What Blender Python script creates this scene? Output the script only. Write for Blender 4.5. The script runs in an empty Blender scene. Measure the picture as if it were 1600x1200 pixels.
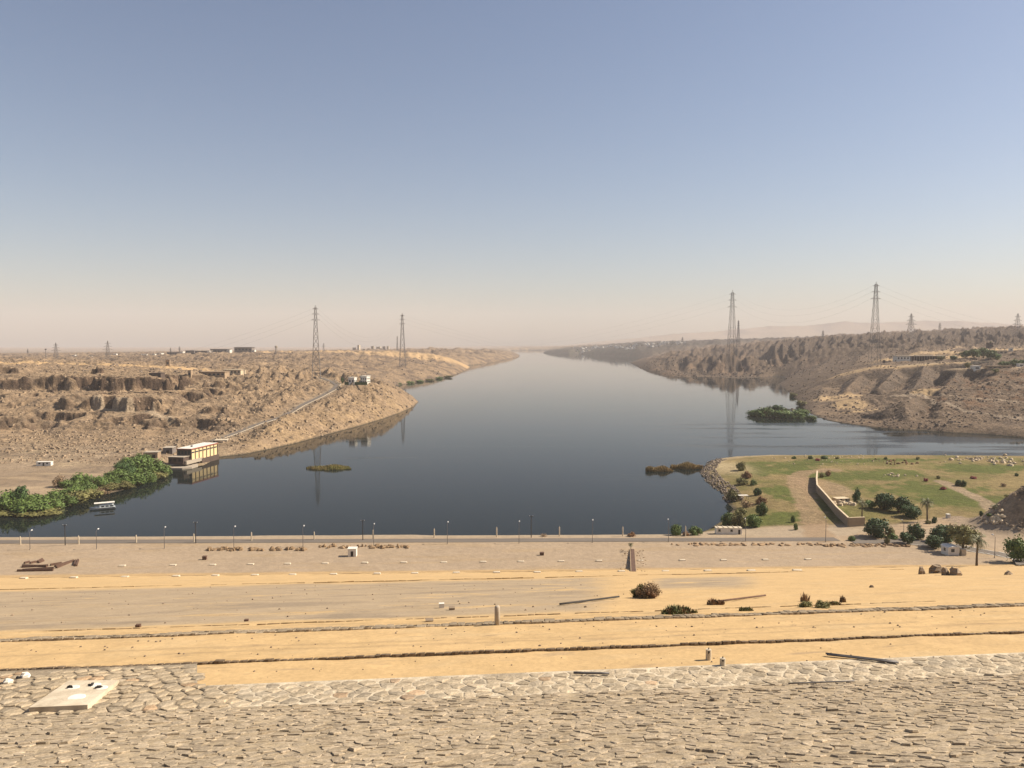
import bpy, bmesh, math, random
import numpy as np
from mathutils import Vector, Matrix

# ------------------------------------------------------------------ camera, sky, sun, exposure
F = 1230.0                      # focal length in pixels of a 1600 x 1200 frame
CZ = 85.0                       # eye height above the river
PITCH = math.atan(64.0 / F)
SC = bpy.context.scene
COL = SC.collection
cam_d = bpy.data.cameras.new('camera')
cam = bpy.data.objects.new('camera', cam_d)
COL.objects.link(cam)
cam.location = (0, 0, CZ)
cam.rotation_euler = (math.pi / 2 - PITCH, 0, 0)
cam_d.sensor_width = 36.0
cam_d.lens = 36.0 * F / 1600.0
cam_d.clip_start = 0.1
cam_d.clip_end = 60000
SC.camera = cam

SUN_AZ, SUN_EL = math.radians(80), math.radians(41)
world = bpy.data.worlds.new('World')
SC.world = world
world.use_nodes = True
wn = world.node_tree
bg = wn.nodes['Background']
sky = wn.nodes.new('ShaderNodeTexSky')
sky.sky_type = 'NISHITA'
sky.sun_disc = False
sky.sun_elevation = SUN_EL
sky.sun_rotation = SUN_AZ
sky.altitude = 100
sky.air_density = 1.0
sky.dust_density = 1.0
sky.ozone_density = 2.0
tint = wn.nodes.new('ShaderNodeVectorMath'); tint.operation = 'MULTIPLY'
tint.inputs[1].default_value = (1.08, 0.985, 0.945)
wn.links.new(sky.outputs[0], tint.inputs[0])
wn.links.new(tint.outputs[0], bg.inputs[0])
bg.inputs[1].default_value = 0.068

sun_d = bpy.data.lights.new('sun', 'SUN')
sun_d.energy = 4.9
sun_d.angle = math.radians(0.6)
sun_d.color = (1.0, 0.89, 0.73)
sun = bpy.data.objects.new('sun', sun_d)
COL.objects.link(sun)
sv = Vector((math.sin(SUN_AZ) * math.cos(SUN_EL), math.cos(SUN_AZ) * math.cos(SUN_EL), math.sin(SUN_EL)))
sun.rotation_euler = sv.to_track_quat('Z', 'Y').to_euler()
sun.location = (200, -50, 300)

SC.view_settings.view_transform = 'Standard'
SC.view_settings.look = 'None'
SC.view_settings.gamma = 1.0
SC.view_settings.use_curve_mapping = False
SC.view_settings.exposure = 0.8
SC.render.engine = 'CYCLES'
SC.cycles.use_denoising = True
SC.cycles.max_bounces = 8
SC.cycles.volume_bounces = 3
SC.cycles.diffuse_bounces = 2
SC.cycles.glossy_bounces = 3
SC.cycles.transparent_max_bounces = 6

# ------------------------------------------------------------------ pixel <-> place helpers
cP, sP = math.cos(PITCH), math.sin(PITCH)

def ray(px, py):
    u = (px - 800.0) / F
    v = (600.0 - py) / F
    return u, cP + v * sP, -sP + v * cP

def at_depth(px, py, Y):
    a, b, c = ray(px, py)
    t = Y / b
    return (a * t, Y, CZ + c * t)

def at_z(px, py, z):
    a, b, c = ray(px, py)
    t = (z - CZ) / c
    return (a * t, b * t, z)

def project(x, y, z):
    z = z - CZ
    d = y * cP - z * sP
    return 800 + F * x / d, 600 - F * (y * sP + z * cP) / d

# ------------------------------------------------------------------ numpy noise
_rs = np.random.RandomState(7)
_perm = np.concatenate([_rs.permutation(256)] * 3)
_ga = _rs.rand(256) * 2 * np.pi
_gx, _gy = np.cos(_ga), np.sin(_ga)

def perlin(x, y):
    xi = np.floor(x).astype(np.int64); yi = np.floor(y).astype(np.int64)
    xf = x - xi; yf = y - yi
    xi &= 255; yi &= 255
    u = xf * xf * xf * (xf * (xf * 6 - 15) + 10)
    v = yf * yf * yf * (yf * (yf * 6 - 15) + 10)
    def g(ix, iy, fx, fy):
        h = _perm[_perm[ix] + iy]
        return _gx[h] * fx + _gy[h] * fy
    x1 = (xi + 1) & 255; y1 = (yi + 1) & 255
    a = g(xi, yi, xf, yf); b = g(x1, yi, xf - 1, yf)
    c = g(xi, y1, xf, yf - 1); d = g(x1, y1, xf - 1, yf - 1)
    return ((a + u * (b - a)) * (1 - v) + (c + u * (d - c)) * v) * 1.5

def fbm(x, y, o=4, gain=0.5):
    s = 0; a = 1.0; t = 0
    for i in range(o):
        s = s + a * perlin(x + 17.3 * i, y - 9.1 * i); t += a
        x = x * 2.03; y = y * 2.03; a *= gain
    return s / t

def ridged(x, y, o=4):
    s = 0; a = 1.0; t = 0
    for i in range(o):
        s = s + a * (1 - np.abs(perlin(x + 31.7 * i, y + 5.3 * i)) * 1.6); t += a
        x = x * 2.1; y = y * 2.1; a *= 0.5
    return s / t

def sst(a, b, x):
    t = np.clip((x - a) / (b - a), 0, 1)
    return t * t * (3 - 2 * t)

# ------------------------------------------------------------------ the shape of the land
DAM_T = ([0, 60, 200, 262, 300, 345], [math.tan(math.radians(v)) for v in (-5.4, -5.6, -4.0, -2.4, -1.2, 0.0)])

def tilt(s):
    return np.interp(s, DAM_T[0], DAM_T[1])

def s_of(x, y):
    s = np.array(y, float)
    for _ in range(5):
        s = y + x * tilt(s)
    return s

def zc(py, D):
    return at_depth(800, py, D)[2]

PROFILE = [(-40, 83.3), (1.5, 83.3), (3.0, 82.2), (11, 76.6), (24, zc(1203, 24)), (38, zc(1088, 38)), (41.5, zc(1052, 41.5)),
           (46, zc(1020, 46)), (54, zc(984, 54)), (61, zc(966, 61)), (100, zc(925, 100)), (160, zc(906, 160)),
           (255, zc(896, 255)), (270, zc(890, 270)), (300, zc(863, 300)), (313, 4.6), (324, 4.3), (330, 4.0), (400, 4.0)]
_ps = [p[0] for p in PROFILE]; _pz = [p[1] for p in PROFILE]

def dam_z(s):
    return np.interp(s, _ps, _pz)

# water's edge, as seen on the river surface
RIVER_PX = [(-1500, 850), (-600, 806), (0, 801), (60, 803), (99, 794), (150, 775), (192, 766), (261, 741), (268, 734), (318, 727), (342, 714),
            (380, 710), (420, 702), (460, 693), (500, 682), (560, 666), (600, 654), (625, 645), (645, 636), (654, 628), (640, 616), (612, 604),
            (640, 599), (668, 595), (690, 591), (711, 586), (728, 579), (734, 574), (732, 571), (754, 569), (780, 564), (811, 558),
            (812, 554.5), (790, 551.5), (800, 548), (830, 547.4), (862, 547.6), (850, 550), (849, 552), (870, 553), (890, 554), (905, 553), (915, 555), (940, 556),
            (960, 557), (985, 558.5), (1010, 560), (1000, 563), (984, 567), (1005, 577), (1039, 588), (1075, 590), (1110, 589), (1150, 591), (1190, 590),
            (1212, 588), (1226, 589), (1228, 594), (1216, 600), (1232, 612), (1245, 625), (1258, 640), (1270, 648), (1290, 656), (1314, 661), (1350, 666), (1396, 671),
            (1440, 672), (1490, 676), (1540, 678), (1600, 684), (1700, 690), (2600, 705),
            (2600, 733), (1700, 719), (1600, 716), (1500, 715), (1400, 714), (1300, 713), (1200, 712), (1150, 714), (1125, 717), (1108, 722), (1095, 738),
            (1108, 756), (1129, 770), (1136, 786), (1146, 795), (1126, 815), (1106, 828), (1080, 836), (1040, 843), (900, 845), (500, 847), (0, 851)]
RIVER = np.array([at_z(px, py, 0)[:2] for px, py in RIVER_PX])

def river_sd(x, y):
    """distance to the water's edge: positive on land, negative on the river"""
    x = x.ravel(); y = y.ravel()
    d2 = np.full(x.shape, 1e12); ins = np.zeros(x.shape, bool)
    n = len(RIVER)
    for i in range(n):
        ax, ay = RIVER[i]; bx, by = RIVER[(i + 1) % n]
        ex, ey = bx - ax, by - ay
        wx, wy = x - ax, y - ay
        t = np.clip((wx * ex + wy * ey) / (ex * ex + ey * ey + 1e-9), 0, 1)
        qx = wx - ex * t; qy = wy - ey * t
        d2 = np.minimum(d2, qx * qx + qy * qy)
        c = (ay > y) != (by > y)
        xx = ax + ex * (y - ay) / (ey if abs(ey) > 1e-9 else 1e-9)
        ins ^= c & (x < xx)
    d = np.sqrt(d2)
    return np.where(ins, -d, d)

def ctl():
    P = []
    def d(*q):
        for px, py, D in q: P.append(at_depth(px, py, D))
    def z(*q):
        for px, D, zz in q: P.append(((px - 800) / F * D, D, zz))
    # left flat and quarry ramp
    z((-700, 430, 5), (0, 440, 4), (60, 470, 5), (150, 500, 6), (200, 520, 6), (0, 520, 6), (-300, 560, 7), (0, 600, 8), (150, 610, 8), (280, 610, 7), (250, 560, 5),
      (-500, 690, 8), (-200, 690, 8), (0, 690, 8), (140, 690, 8), (260, 680, 8), (330, 660, 8))
    z((-500, 930, 49), (-200, 930, 49), (0, 925, 49), (130, 925, 48), (220, 935, 46), (310, 955, 44), (370, 1000, 42))
    d((360, 680, 665), (400, 664, 720), (400, 640, 815), (400, 612, 925), (410, 592, 1050), (440, 652, 760), (470, 634, 840), (500, 620, 910), (524, 604, 990),
      (480, 664, 740), (480, 650, 790), (480, 615, 960), (480, 600, 1050), (530, 650, 830), (530, 632, 880), (530, 612, 960), (530, 597, 1040),
      (555, 600, 1005), (570, 599, 1010), (545, 600, 1005), (553, 592, 1060), (545, 580, 1200), (500, 580, 1150), (460, 585, 1100),
      (590, 630, 945), (600, 618, 970), (600, 608, 1000), (600, 600, 1035), (630, 628, 1010), (628, 618, 1030),
      (610, 588, 1600), (620, 580, 1700), (640, 575, 1800), (600, 570, 1900), (560, 565, 1500), (590, 580, 1350),
      (670, 575, 1900), (650, 562, 2100), (680, 560, 2200), (680, 552, 2500), (700, 548, 2600), (715, 560, 2350), (725, 550, 2800),
      (750, 556, 2900), (760, 548, 3200), (785, 554, 3500), (795, 550, 3900))
    d((0, 572, 1150), (100, 570, 1200), (200, 572, 1250), (300, 580, 1200), (350, 582, 1200), (400, 577, 1300), (-300, 572, 1200), (-600, 570, 1300),
      (0, 563, 1450), (20, 562, 1500), (-300, 560, 1600), (100, 564, 1700), (200, 562, 1700), (330, 566, 1700), (420, 562, 1700), (480, 565, 1500),
      (0, 559, 2200), (150, 557, 2300), (270, 554, 2400), (330, 552, 2500), (380, 550, 2400), (440, 552, 2500), (500, 556, 1900), (560, 553, 2400), (600, 552, 2600), (640, 550, 2700),
      (0, 553, 4000), (300, 550, 4200), (560, 548, 4200), (650, 546, 4500), (720, 545.5, 5000), (780, 546, 5500), (0, 550, 8000), (400, 548, 8000), (-700, 555, 4000), (-700, 549, 9000))
    # far shore and the village bank
    d((770, 545, 9000), (830, 543, 10500), (900, 541, 10500), (1000, 539, 10000), (700, 545, 12000), (0, 545, 15000), (1600, 535, 15000), (800, 541, 15000),
      (860, 546.5, 6900), (875, 545, 6700), (900, 543.5, 6500), (940, 541.5, 6100), (985, 537.5, 5400), (1030, 535, 5200), (1080, 534, 5000), (900, 540, 8000), (1000, 535, 7000))
    # right headland
    d((995, 561, 3300), (1012, 556, 3100), (1030, 551, 2850), (1050, 549, 2650), (1080, 548, 2500), (1100, 544, 2350), (1120, 540, 2250), (1132, 539, 2230), (1150, 543, 2230),
      (1175, 544, 2230), (1200, 546, 2200), (1225, 553, 2050), (1120, 565, 2070), (1085, 570, 2130), (1170, 566, 2050), (1200, 575, 1900), (1060, 570, 2350),
      (1140, 533, 2750), (1090, 538, 3400), (1190, 534, 2650), (1240, 531, 2400), (1290, 525, 2100), (1320, 521, 2000), (1360, 517, 1900), (1385, 518, 1900), (1405, 524, 1950),
      (1240, 545, 1850), (1250, 538, 2000), (1225, 580, 1600), (1240, 598, 1400), (1250, 580, 1400), (1275, 570, 1380), (1300, 562, 1320), (1262, 610, 1200),
      (1330, 560, 1290), (1300, 545, 1600), (1350, 540, 1600), (1400, 561, 1270), (1430, 562, 1270), (1480, 563, 1250), (1370, 556, 1290), (1400, 552, 1450), (1460, 548, 1550),
      (1290, 595, 1180), (1310, 606, 1080), (1345, 606, 1080), (1330, 618, 1020), (1345, 590, 1160), (1345, 576, 1200), (1390, 590, 1120), (1400, 604, 1050), (1420, 580, 1160), (1440, 570, 1200),
      (1290, 632, 990), (1320, 638, 950), (1345, 642, 900), (1300, 646, 910), (1370, 640, 880), (1390, 628, 860), (1412, 622, 845), (1425, 621, 850), (1412, 645, 800), (1380, 655, 820), (1440, 645, 790),
      (1412, 614, 960), (1440, 617, 910), (1500, 623, 870), (1560, 630, 840), (1600, 633, 830), (1500, 642, 800), (1600, 652, 770), (1700, 640, 810),
      (1440, 606, 1000), (1500, 606, 980), (1600, 606, 960), (1500, 582, 1090), (1560, 578, 1080), (1600, 580, 1060), (1550, 568, 1150), (1600, 560, 1250), (1800, 580, 1060), (1800, 600, 960),
      (1500, 553, 1450), (1600, 550, 1450), (1500, 541, 1750), (1600, 533, 1800), (1430, 527, 2100), (1460, 524, 2200), (1500, 519, 2400), (1550, 514, 2500), (1600, 509, 2600), (1900, 500, 2600), (1900, 540, 1500),
      (1422, 518, 2500), (1300, 524, 3500), (1600, 510, 4000), (1200, 531, 4500), (1450, 525, 6000))
    z((1120, 2460, 42), (1170, 2440, 42), (1060, 2850, 28), (1215, 2300, 42), (1000, 3900, 15), (1040, 3700, 25), (1100, 4000, 40))
    # grass spit in front of the dam
    z((1120, 520, 3.2), (1110, 500, 3.4), (1160, 450, 4), (1200, 400, 4), (1200, 350, 4), (1300, 420, 4.2), (1300, 540, 4), (1450, 540, 4), (1600, 540, 4.5), (1450, 440, 4.5), (1600, 440, 5), (1600, 360, 5),
      (1450, 360, 4.5), (1350, 350, 4.2), (1900, 540, 5), (1900, 430, 6), (1000, 335, 3.6), (600, 335, 3.6), (200, 335, 3.6), (-300, 335, 3.6))
    return np.array(P)
CTL = ctl()

def _uv(x, y):
    return x / y * 1.6, np.log(y) * 1.3
_cu, _cv = _uv(CTL[:, 0], CTL[:, 1])
_r = np.sqrt((_cu[:, None] - _cu[None]) ** 2 + (_cv[:, None] - _cv[None]) ** 2 + 4e-4)
_n = len(CTL)
_A = np.zeros((_n + 3, _n + 3))
_A[:_n, :_n] = -_r + np.eye(_n) * 2e-3
_A[:_n, _n] = 1; _A[:_n, _n + 1] = _cu; _A[:_n, _n + 2] = _cv
_A[_n:, :_n] = _A[:_n, _n:].T
_W = np.linalg.solve(_A, np.concatenate([CTL[:, 2], [0, 0, 0]]))

def rbf(x, y):
    u, v = _uv(x, y)
    h = _W[_n] + _W[_n + 1] * u + _W[_n + 2] * v
    for i in range(_n):
        h = h - _W[i] * np.sqrt((u - _cu[i]) ** 2 + (v - _cv[i]) ** 2 + 4e-4)
    return h

MOUNDS = []     # (x, y, rx, ry, height)
def mound(px, py, z, rx, ry, h):
    p = at_z(px, py, z); MOUNDS.append((p[0], p[1], rx, ry, h))
mound(518, 731, 0, 19, 8, 4.6)
mound(1040, 735, 0, 13, 7, 4.2)
mound(1075, 731, 0, 12, 6, 4.2)
mound(1208, 646, 0, 24, 20, 5.5)
mound(1238, 648, 0, 18, 20, 5.5)
mound(1222, 640, 0, 22, 20, 5.5)
HILL = at_z(1660, 822, 5)
LAKE_LEVELS = np.array([-30, -10, 3.5, 18.5, 33.0, 48.5, 70, 140.])

ROAD_PX = ((330, 690, 640), (360, 680, 665), (400, 664, 720), (440, 652, 760), (470, 634, 840), (500, 620, 910), (520, 609, 970), (526, 602, 1000), (517, 596, 1035), (500, 590, 1080))
HILLROAD = np.array([at_depth(*q) for q in ROAD_PX])
PADS = [(*at_depth(556, 600, 1012), 26, 15), (*at_depth(1440, 562.5, 1275), 62, 20), (*at_depth(1545, 572, 1130), 60, 24), (*at_depth(340, 583, 1190), 52, 26), (*at_depth(225, 560, 1700), 10, 10), (*at_depth(305, 722, 560), 16, 26)]

def rdg(slope, *q): RIDGES.append(([at_depth(*p) for p in q], slope))
RIDGES = []
# scree edge of the right plateau, its spurs, and the pointed spoil heap
rdg(0.62, (1272, 566, 1350), (1300, 561, 1320), (1345, 560, 1300), (1400, 561, 1278), (1480, 563, 1258), (1540, 568, 1175))
rdg(0.95, (1345, 561, 1292), (1338, 580, 1200), (1322, 603, 1110))
rdg(0.95, (1400, 562, 1275), (1392, 580, 1180), (1372, 603, 1085))
rdg(0.90, (1445, 563, 1262), (1440, 585, 1120), (1428, 604, 1030))
rdg(0.80, (1500, 572, 1160), (1490, 590, 1060), (1470, 607, 990))
rdg(0.85, (1285, 590, 1200), (1282, 612, 1080), (1276, 634, 990))
rdg(0.72, (1412, 621, 845), (1426, 619, 870), (1445, 616, 910), (1480, 618, 900))
rdg(0.85, (1412, 622, 845), (1390, 636, 838), (1352, 646, 862))
rdg(0.75, (1412, 622, 845), (1420, 650, 795))
rdg(0.60, (1440, 620, 880), (1500, 627, 850), (1580, 636, 815), (1700, 645, 790))
# headland crags
rdg(0.85, (1000, 560, 3200), (1020, 554, 3000), (1050, 549, 2650), (1090, 546, 2400), (1132, 538, 2230), (1165, 542, 2220), (1205, 546, 2180))
rdg(0.95, (1132, 538, 2230), (1122, 556, 2130), (1112, 574, 2060))
rdg(0.95, (1165, 542, 2220), (1172, 562, 2090), (1178, 578, 2010))
rdg(0.95, (1095, 546, 2400), (1080, 560, 2260), (1062, 576, 2170))
rdg(0.90, (1205, 546, 2180), (1206, 566, 2020), (1204, 580, 1930))
rdg(0.80, (1050, 549, 2650), (1030, 562, 2480), (1016, 572, 2350))
# knolls behind the plateau
rdg(0.60, (1235, 536, 2050), (1260, 532, 2080), (1300, 524, 2020), (1330, 521, 1980), (1362, 516, 1900), (1385, 518, 1900))
rdg(0.75, (1362, 516, 1900), (1352, 532, 1700), (1335, 546, 1520))
rdg(0.75, (1300, 524, 2020), (1285, 540, 1780), (1272, 552, 1600))
rdg(0.65, (1450, 523, 2200), (1440, 535, 1850))
rdg(0.65, (1530, 516, 2400), (1515, 530, 1950))
# left bluff spurs
rdg(0.80, (530, 612, 960), (540, 632, 895), (545, 652, 845))
rdg(0.80, (575, 604, 1000), (585, 622, 945), (592, 640, 905))
rdg(0.80, (612, 602, 1030), (625, 616, 1015), (636, 630, 1010))
rdg(0.75, (490, 628, 890), (505, 648, 820), (508, 666, 780))
rdg(0.75, (440, 656, 750), (452, 672, 715), (456, 684, 695))
rdg(0.70, (690, 550, 2550), (715, 556, 2450), (722, 568, 2250))
rdg(0.70, (650, 560, 2100), (668, 572, 1950), (672, 584, 1850))

def height(x, y, parts=False):
    x = np.asarray(x, float); y = np.asarray(y, float)
    shp = x.shape
    x = x.ravel(); y = y.ravel()
    s = s_of(x, y)
    out = dam_z(s)
    far = s > 262
    sd = np.full(x.shape, -1.0) ; sd[~far] = 50
    quarry = np.zeros(x.shape)
    if far.any():
        X, Y, S = x[far], np.maximum(y[far], 200), s[far]
        d_all = river_sd(X, Y)
        z_all = -np.minimum(np.maximum(-d_all, 0) * 0.3, 6.0) - 0.05
        for hx, hy, hrx, hry, hm in MOUNDS:
            g = np.exp(-((X - hx) / hrx) ** 2 - ((Y - hy) / hry) ** 2)
            z_all = np.maximum(z_all, -2.0 + hm * 0.62 * g)
        q_all = np.zeros(X.shape)
        land = d_all > -4
        X, Y, S, d = X[land], Y[land], S[land], d_all[land]
        hr = np.maximum(rbf(X, Y), 1.2)
        pxl = 800 + F * X / Y
        # hollows between the spurs (their crests are raised again below)
        dig = 0.42 * sst(985, 1040, pxl) * sst(1215, 1190, pxl) * sst(1850, 1950, Y) * sst(3300, 2700, Y)
        dig = np.maximum(dig, 0.45 * sst(1255, 1290, pxl) * sst(1560, 1500, pxl) * sst(1010, 1060, Y) * sst(1255, 1225, Y))
        dig = np.maximum(dig, 0.55 * sst(1275, 1310, pxl) * sst(1475, 1450, pxl) * sst(760, 790, Y) * sst(1000, 960, Y))
        dig = np.maximum(dig, 0.22 * sst(1240, 1270, pxl) * sst(1440, 1400, pxl) * sst(1450, 1540, Y) * sst(2000, 1900, Y))
        hr = np.maximum(hr * (1 - dig), 1.2)
        # quarry benches on the left bank
        q = sst(470, 250, pxl + 60 * fbm(X / 60, Y / 60, 3)) * sst(640, 690, Y) * sst(1010, 945, Y)
        wob = fbm(X / 170, Y / 120, 4) * 26 + fbm(X / 45, Y / 45, 4) * 15 + fbm(X / 14, Y / 14, 4) * 8.0
        hq = hr + wob * sst(700, 730, Y)
        lv = LAKE_LEVELS
        k = np.clip(np.searchsorted(lv, hq) - 1, 0, len(lv) - 2)
        f = (hq - lv[k]) / (lv[k + 1] - lv[k])
        f = 0.08 * f + 0.92 * sst(0.40, 0.66, f)
        jo = 0.9 * fbm(X / 16, Y / 16, 3); g3 = f * 3 + jo; f = 0.35 * f + 0.65 * (np.floor(g3) + sst(0.30, 0.70, g3 - np.floor(g3)) - jo) / 3
        ht = lv[k] + f * (lv[k + 1] - lv[k])
        q = q * (0.12 + 0.88 * sst(-0.42, -0.10, fbm(X / 85 + 3, hr / 26 + 5, 3) - 0.13 * sst(36, 30, hr) + 0.25 * fbm(X / 25, Y / 25, 2))) * (0.35 + 0.65 * sst(-40, 60, pxl))
        hr2 = hr * (1 - q) + ht * q
        # ridges, spurs and spoil heaps standing at their angle of repose
        q2 = sst(1215, 1260, pxl) * sst(800, 850, Y) * sst(1420, 1330, Y)
        rn = fbm(X / 26, Y / 26, 4)
        for pts_, sl_ in RIDGES:
            P_ = np.array(pts_)
            x0_, x1_, y0_, y1_ = P_[:, 0].min() - 160, P_[:, 0].max() + 160, P_[:, 1].min() - 160, P_[:, 1].max() + 160
            b_ = np.nonzero((X > x0_) & (X < x1_) & (Y > y0_) & (Y < y1_))[0]
            if not len(b_): continue
            xb, yb = X[b_], Y[b_]; best = np.full(len(b_), -1e9)
            for A_, B_ in zip(P_[:-1], P_[1:]):
                e = B_[:2] - A_[:2]
                t = np.clip(((xb - A_[0]) * e[0] + (yb - A_[1]) * e[1]) / (e @ e + 1e-9), 0, 1)
                dd = np.hypot(xb - A_[0] - e[0] * t, yb - A_[1] - e[1] * t)
                best = np.maximum(best, A_[2] + (B_[2] - A_[2]) * t - sl_ * dd * (1 + 0.5 * rn[b_]))
            hr2[b_] = np.maximum(hr2[b_], best)
        # rock relief
        amp = np.clip(hr * 0.12, 0.0, 5.5)
        amp = amp * sst(560, 640, Y) + 0.10
        amp = amp + sst(560, 650, Y) * sst(20, 4, hr) * 0.5
        sc = 1 + sst(1800, 6000, Y) * 2.5
        n = (ridged(X / (52 * sc), Y / (80 * sc), 5) - 0.62) * 1.9 + fbm(X / (16 * sc), Y / (24 * sc), 4) * 0.9
        n2 = fbm(X / 5.0, Y / 6.5, 3)
        craggy = sst(320, 420, pxl) * sst(700, 640, pxl) * sst(1500, 1100, Y)
        crag2 = sst(960, 1040, pxl) * sst(1700, 1900, Y) * sst(5200, 3000, Y)
        hr2 = hr2 + 7.5 * sst(4, 26, d) * sst(170, 70, d) * sst(370, 430, pxl) * sst(660, 635, pxl) * sst(1080, 1000, Y)
        crag3 = sst(640, 680, pxl) * sst(840, 815, pxl) * sst(1750, 1900, Y) * sst(5000, 3800, Y)
        amp = amp * (1 + 0.9 * craggy + 2.0 * crag2 + 1.2 * crag3) + 0.8 * craggy
        amp = amp * (1 - 0.45 * sst(380, 330, pxl) * sst(620, 660, Y) * sst(1300, 1150, Y))
        hr2 = hr2 - 19 * sst(1700, 2000, Y) * sst(1040, 1100, pxl) * sst(4500, 3500, Y)
        amp = amp * (1 - 0.62 * q2) + 0.6 * q2
        hh = hr2 + amp * 1.25 * n * (1 - 0.55 * q) * sc ** 0.6 + np.minimum(amp, 2.4) * n2 * 1.0
        # gullies on the headland and promontory
        for hx, hy, hrx, hry, hm in MOUNDS[3:]:
            pass
        dr = np.full(X.shape, 1e9); zr = np.zeros(X.shape)
        for A_, B_ in zip(HILLROAD[:-1], HILLROAD[1:]):
            e = B_[:2] - A_[:2]
            t = np.clip(((X - A_[0]) * e[0] + (Y - A_[1]) * e[1]) / (e @ e), 0, 1)
            dd = np.hypot(X - A_[0] - e[0] * t, Y - A_[1] - e[1] * t)
            zr = np.where(dd < dr, A_[2] + (B_[2] - A_[2]) * t, zr); dr = np.minimum(dr, dd)
        w = sst(26, 6, dr); hh = hh * (1 - w) + zr * w
        for qx, qy, qz, qrx, qry in PADS:
            rr = np.sqrt(((X - qx) / qrx) ** 2 + ((Y - qy) / qry) ** 2)
            w = sst(1.35, 0.95, rr); hh = hh * (1 - w) + qz * w
        hh = np.maximum(hh, 0.7)
        slope = 0.62 - 0.30 * sst(620, 480, Y) + 1.3 * sst(360, 440, pxl) * sst(680, 640, pxl) * sst(1200, 1050, Y)
        z = hh * (1 - np.exp(-slope * np.maximum(d, 0) / hh))
        z = np.where(d > 0, z, -np.minimum(-d * 0.3, 6.0) - 0.05)
        # toe of the dam
        w = sst(324, 350, S)
        zn = dam_z(S)
        edge = np.clip(d / 3.5, 0, 1)
        zn = np.where(d > 0, zn * edge, z)
        z = np.where(d > 0, zn * (1 - w) + z * w, z)
        # rocky hill by the road on the right
        rr = np.sqrt(((X - HILL[0]) / 36) ** 2 + ((Y - HILL[1]) / 24) ** 2)
        hb = sst(1.15, 0.25, rr)
        z = z + hb * (19 + 3.0 * fbm(X / 9, Y / 9, 4)) * (d > 0)
        z_all[land] = np.where(d > 0, z, z_all[land])
        q_all[land] = q
        out[far] = z_all
        sd[far] = d_all
        quarry[far] = q_all
    if parts:
        return out.reshape(shp), sd.reshape(shp), s.reshape(shp), quarry.reshape(shp)
    return out.reshape(shp)

_RY = np.concatenate([np.arange(18, 60, 0.25), np.exp(np.arange(math.log(60), math.log(15000), 0.004))])
def ground_hit(px, py):
    """where the sight line through a place of the picture meets the land"""
    a, b, c = ray(px, py)
    t = _RY / b
    X, Y, Z = a * t, _RY, CZ + c * t
    h = height(X, Y)
    k = np.nonzero(h >= Z)[0]
    k = int(k[0]) if len(k) else len(_RY) - 1
    if k > 0:
        f = (Z[k - 1] - h[k - 1]) / max(1e-6, (Z[k - 1] - h[k - 1]) - (Z[k] - h[k]))
        yy = Y[k - 1] + f * (Y[k] - Y[k - 1]); xx = X[k - 1] + f * (X[k] - X[k - 1])
    else:
        xx, yy = X[k], Y[k]
    return Vector((xx, yy, float(height(np.array([xx]), np.array([yy]))[0])))

def ground_at(px, Y):
    x = (px - 800) / F * Y
    return Vector((x, Y, float(height(np.array([x]), np.array([float(Y)]))[0])))

# ------------------------------------------------------------------ materials
def new_mat(name):
    m = bpy.data.materials.new(name); m.use_nodes = True
    nt = m.node_tree
    return m, nt, nt.nodes['Principled BSDF']

def _noise(nt, vec, scale, detail=4, rough=0.6):
    n = nt.nodes.new('ShaderNodeTexNoise')
    n.inputs['Scale'].default_value = scale; n.inputs['Detail'].default_value = detail
    n.inputs['Roughness'].default_value = rough
    if vec is not None: nt.links.new(vec, n.inputs['Vector'])
    return n

def _ramp(nt, fac, stops):
    r = nt.nodes.new('ShaderNodeValToRGB')
    e = r.color_ramp.elements
    while len(e) < len(stops): e.new(0.5)
    for k, (p, c) in enumerate(stops):
        e[k].position = p; e[k].color = (*c, 1) if len(c) == 3 else c
    nt.links.new(fac, r.inputs[0])
    return r

def pmat(name, c1, c2=None, scale=1.0, rough=0.9, bump=0.0, bscale=None, metal=0.0, spec=0.3, stretch=(1, 1, 1), vary=0.0):
    """procedural: two tones mixed by noise, bump, and a different shade for each object"""
    m, nt, p = new_mat(name)
    c2 = c2 or tuple(v * 0.7 for v in c1)
    tc = nt.nodes.new('ShaderNodeTexCoord')
    mp = nt.nodes.new('ShaderNodeMapping'); mp.inputs['Scale'].default_value = stretch
    nt.links.new(tc.outputs['Object'], mp.inputs[0])
    n = _noise(nt, mp.outputs[0], scale, 5, 0.65)
    r = _ramp(nt, n.outputs['Fac'], [(0.32, c2), (0.66, c1)])
    col = r.outputs[0]
    if vary:
        oi = nt.nodes.new('ShaderNodeObjectInfo')
        mr = nt.nodes.new('ShaderNodeMapRange')
        mr.inputs['To Min'].default_value = 1 - vary; mr.inputs['To Max'].default_value = 1 + vary
        nt.links.new(oi.outputs['Random'], mr.inputs['Value'])
        hs = nt.nodes.new('ShaderNodeHueSaturation')
        nt.links.new(mr.outputs[0], hs.inputs['Value']); nt.links.new(col, hs.inputs['Color'])
        col = hs.outputs[0]
    nt.links.new(col, p.inputs['Base Color'])
    p.inputs['Roughness'].default_value = rough
    p.inputs['Metallic'].default_value = metal
    p.inputs['Specular IOR Level'].default_value = spec
    if bump:
        b = nt.nodes.new('ShaderNodeBump'); b.inputs['Strength'].default_value = bump
        b.inputs['Distance'].default_value = 0.1
        n2 = _noise(nt, mp.outputs[0], bscale or scale * 4, 4, 0.6)
        nt.links.new(n2.outputs['Fac'], b.inputs['Height']); nt.links.new(b.outputs[0], p.inputs['Normal'])
    return m

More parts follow.
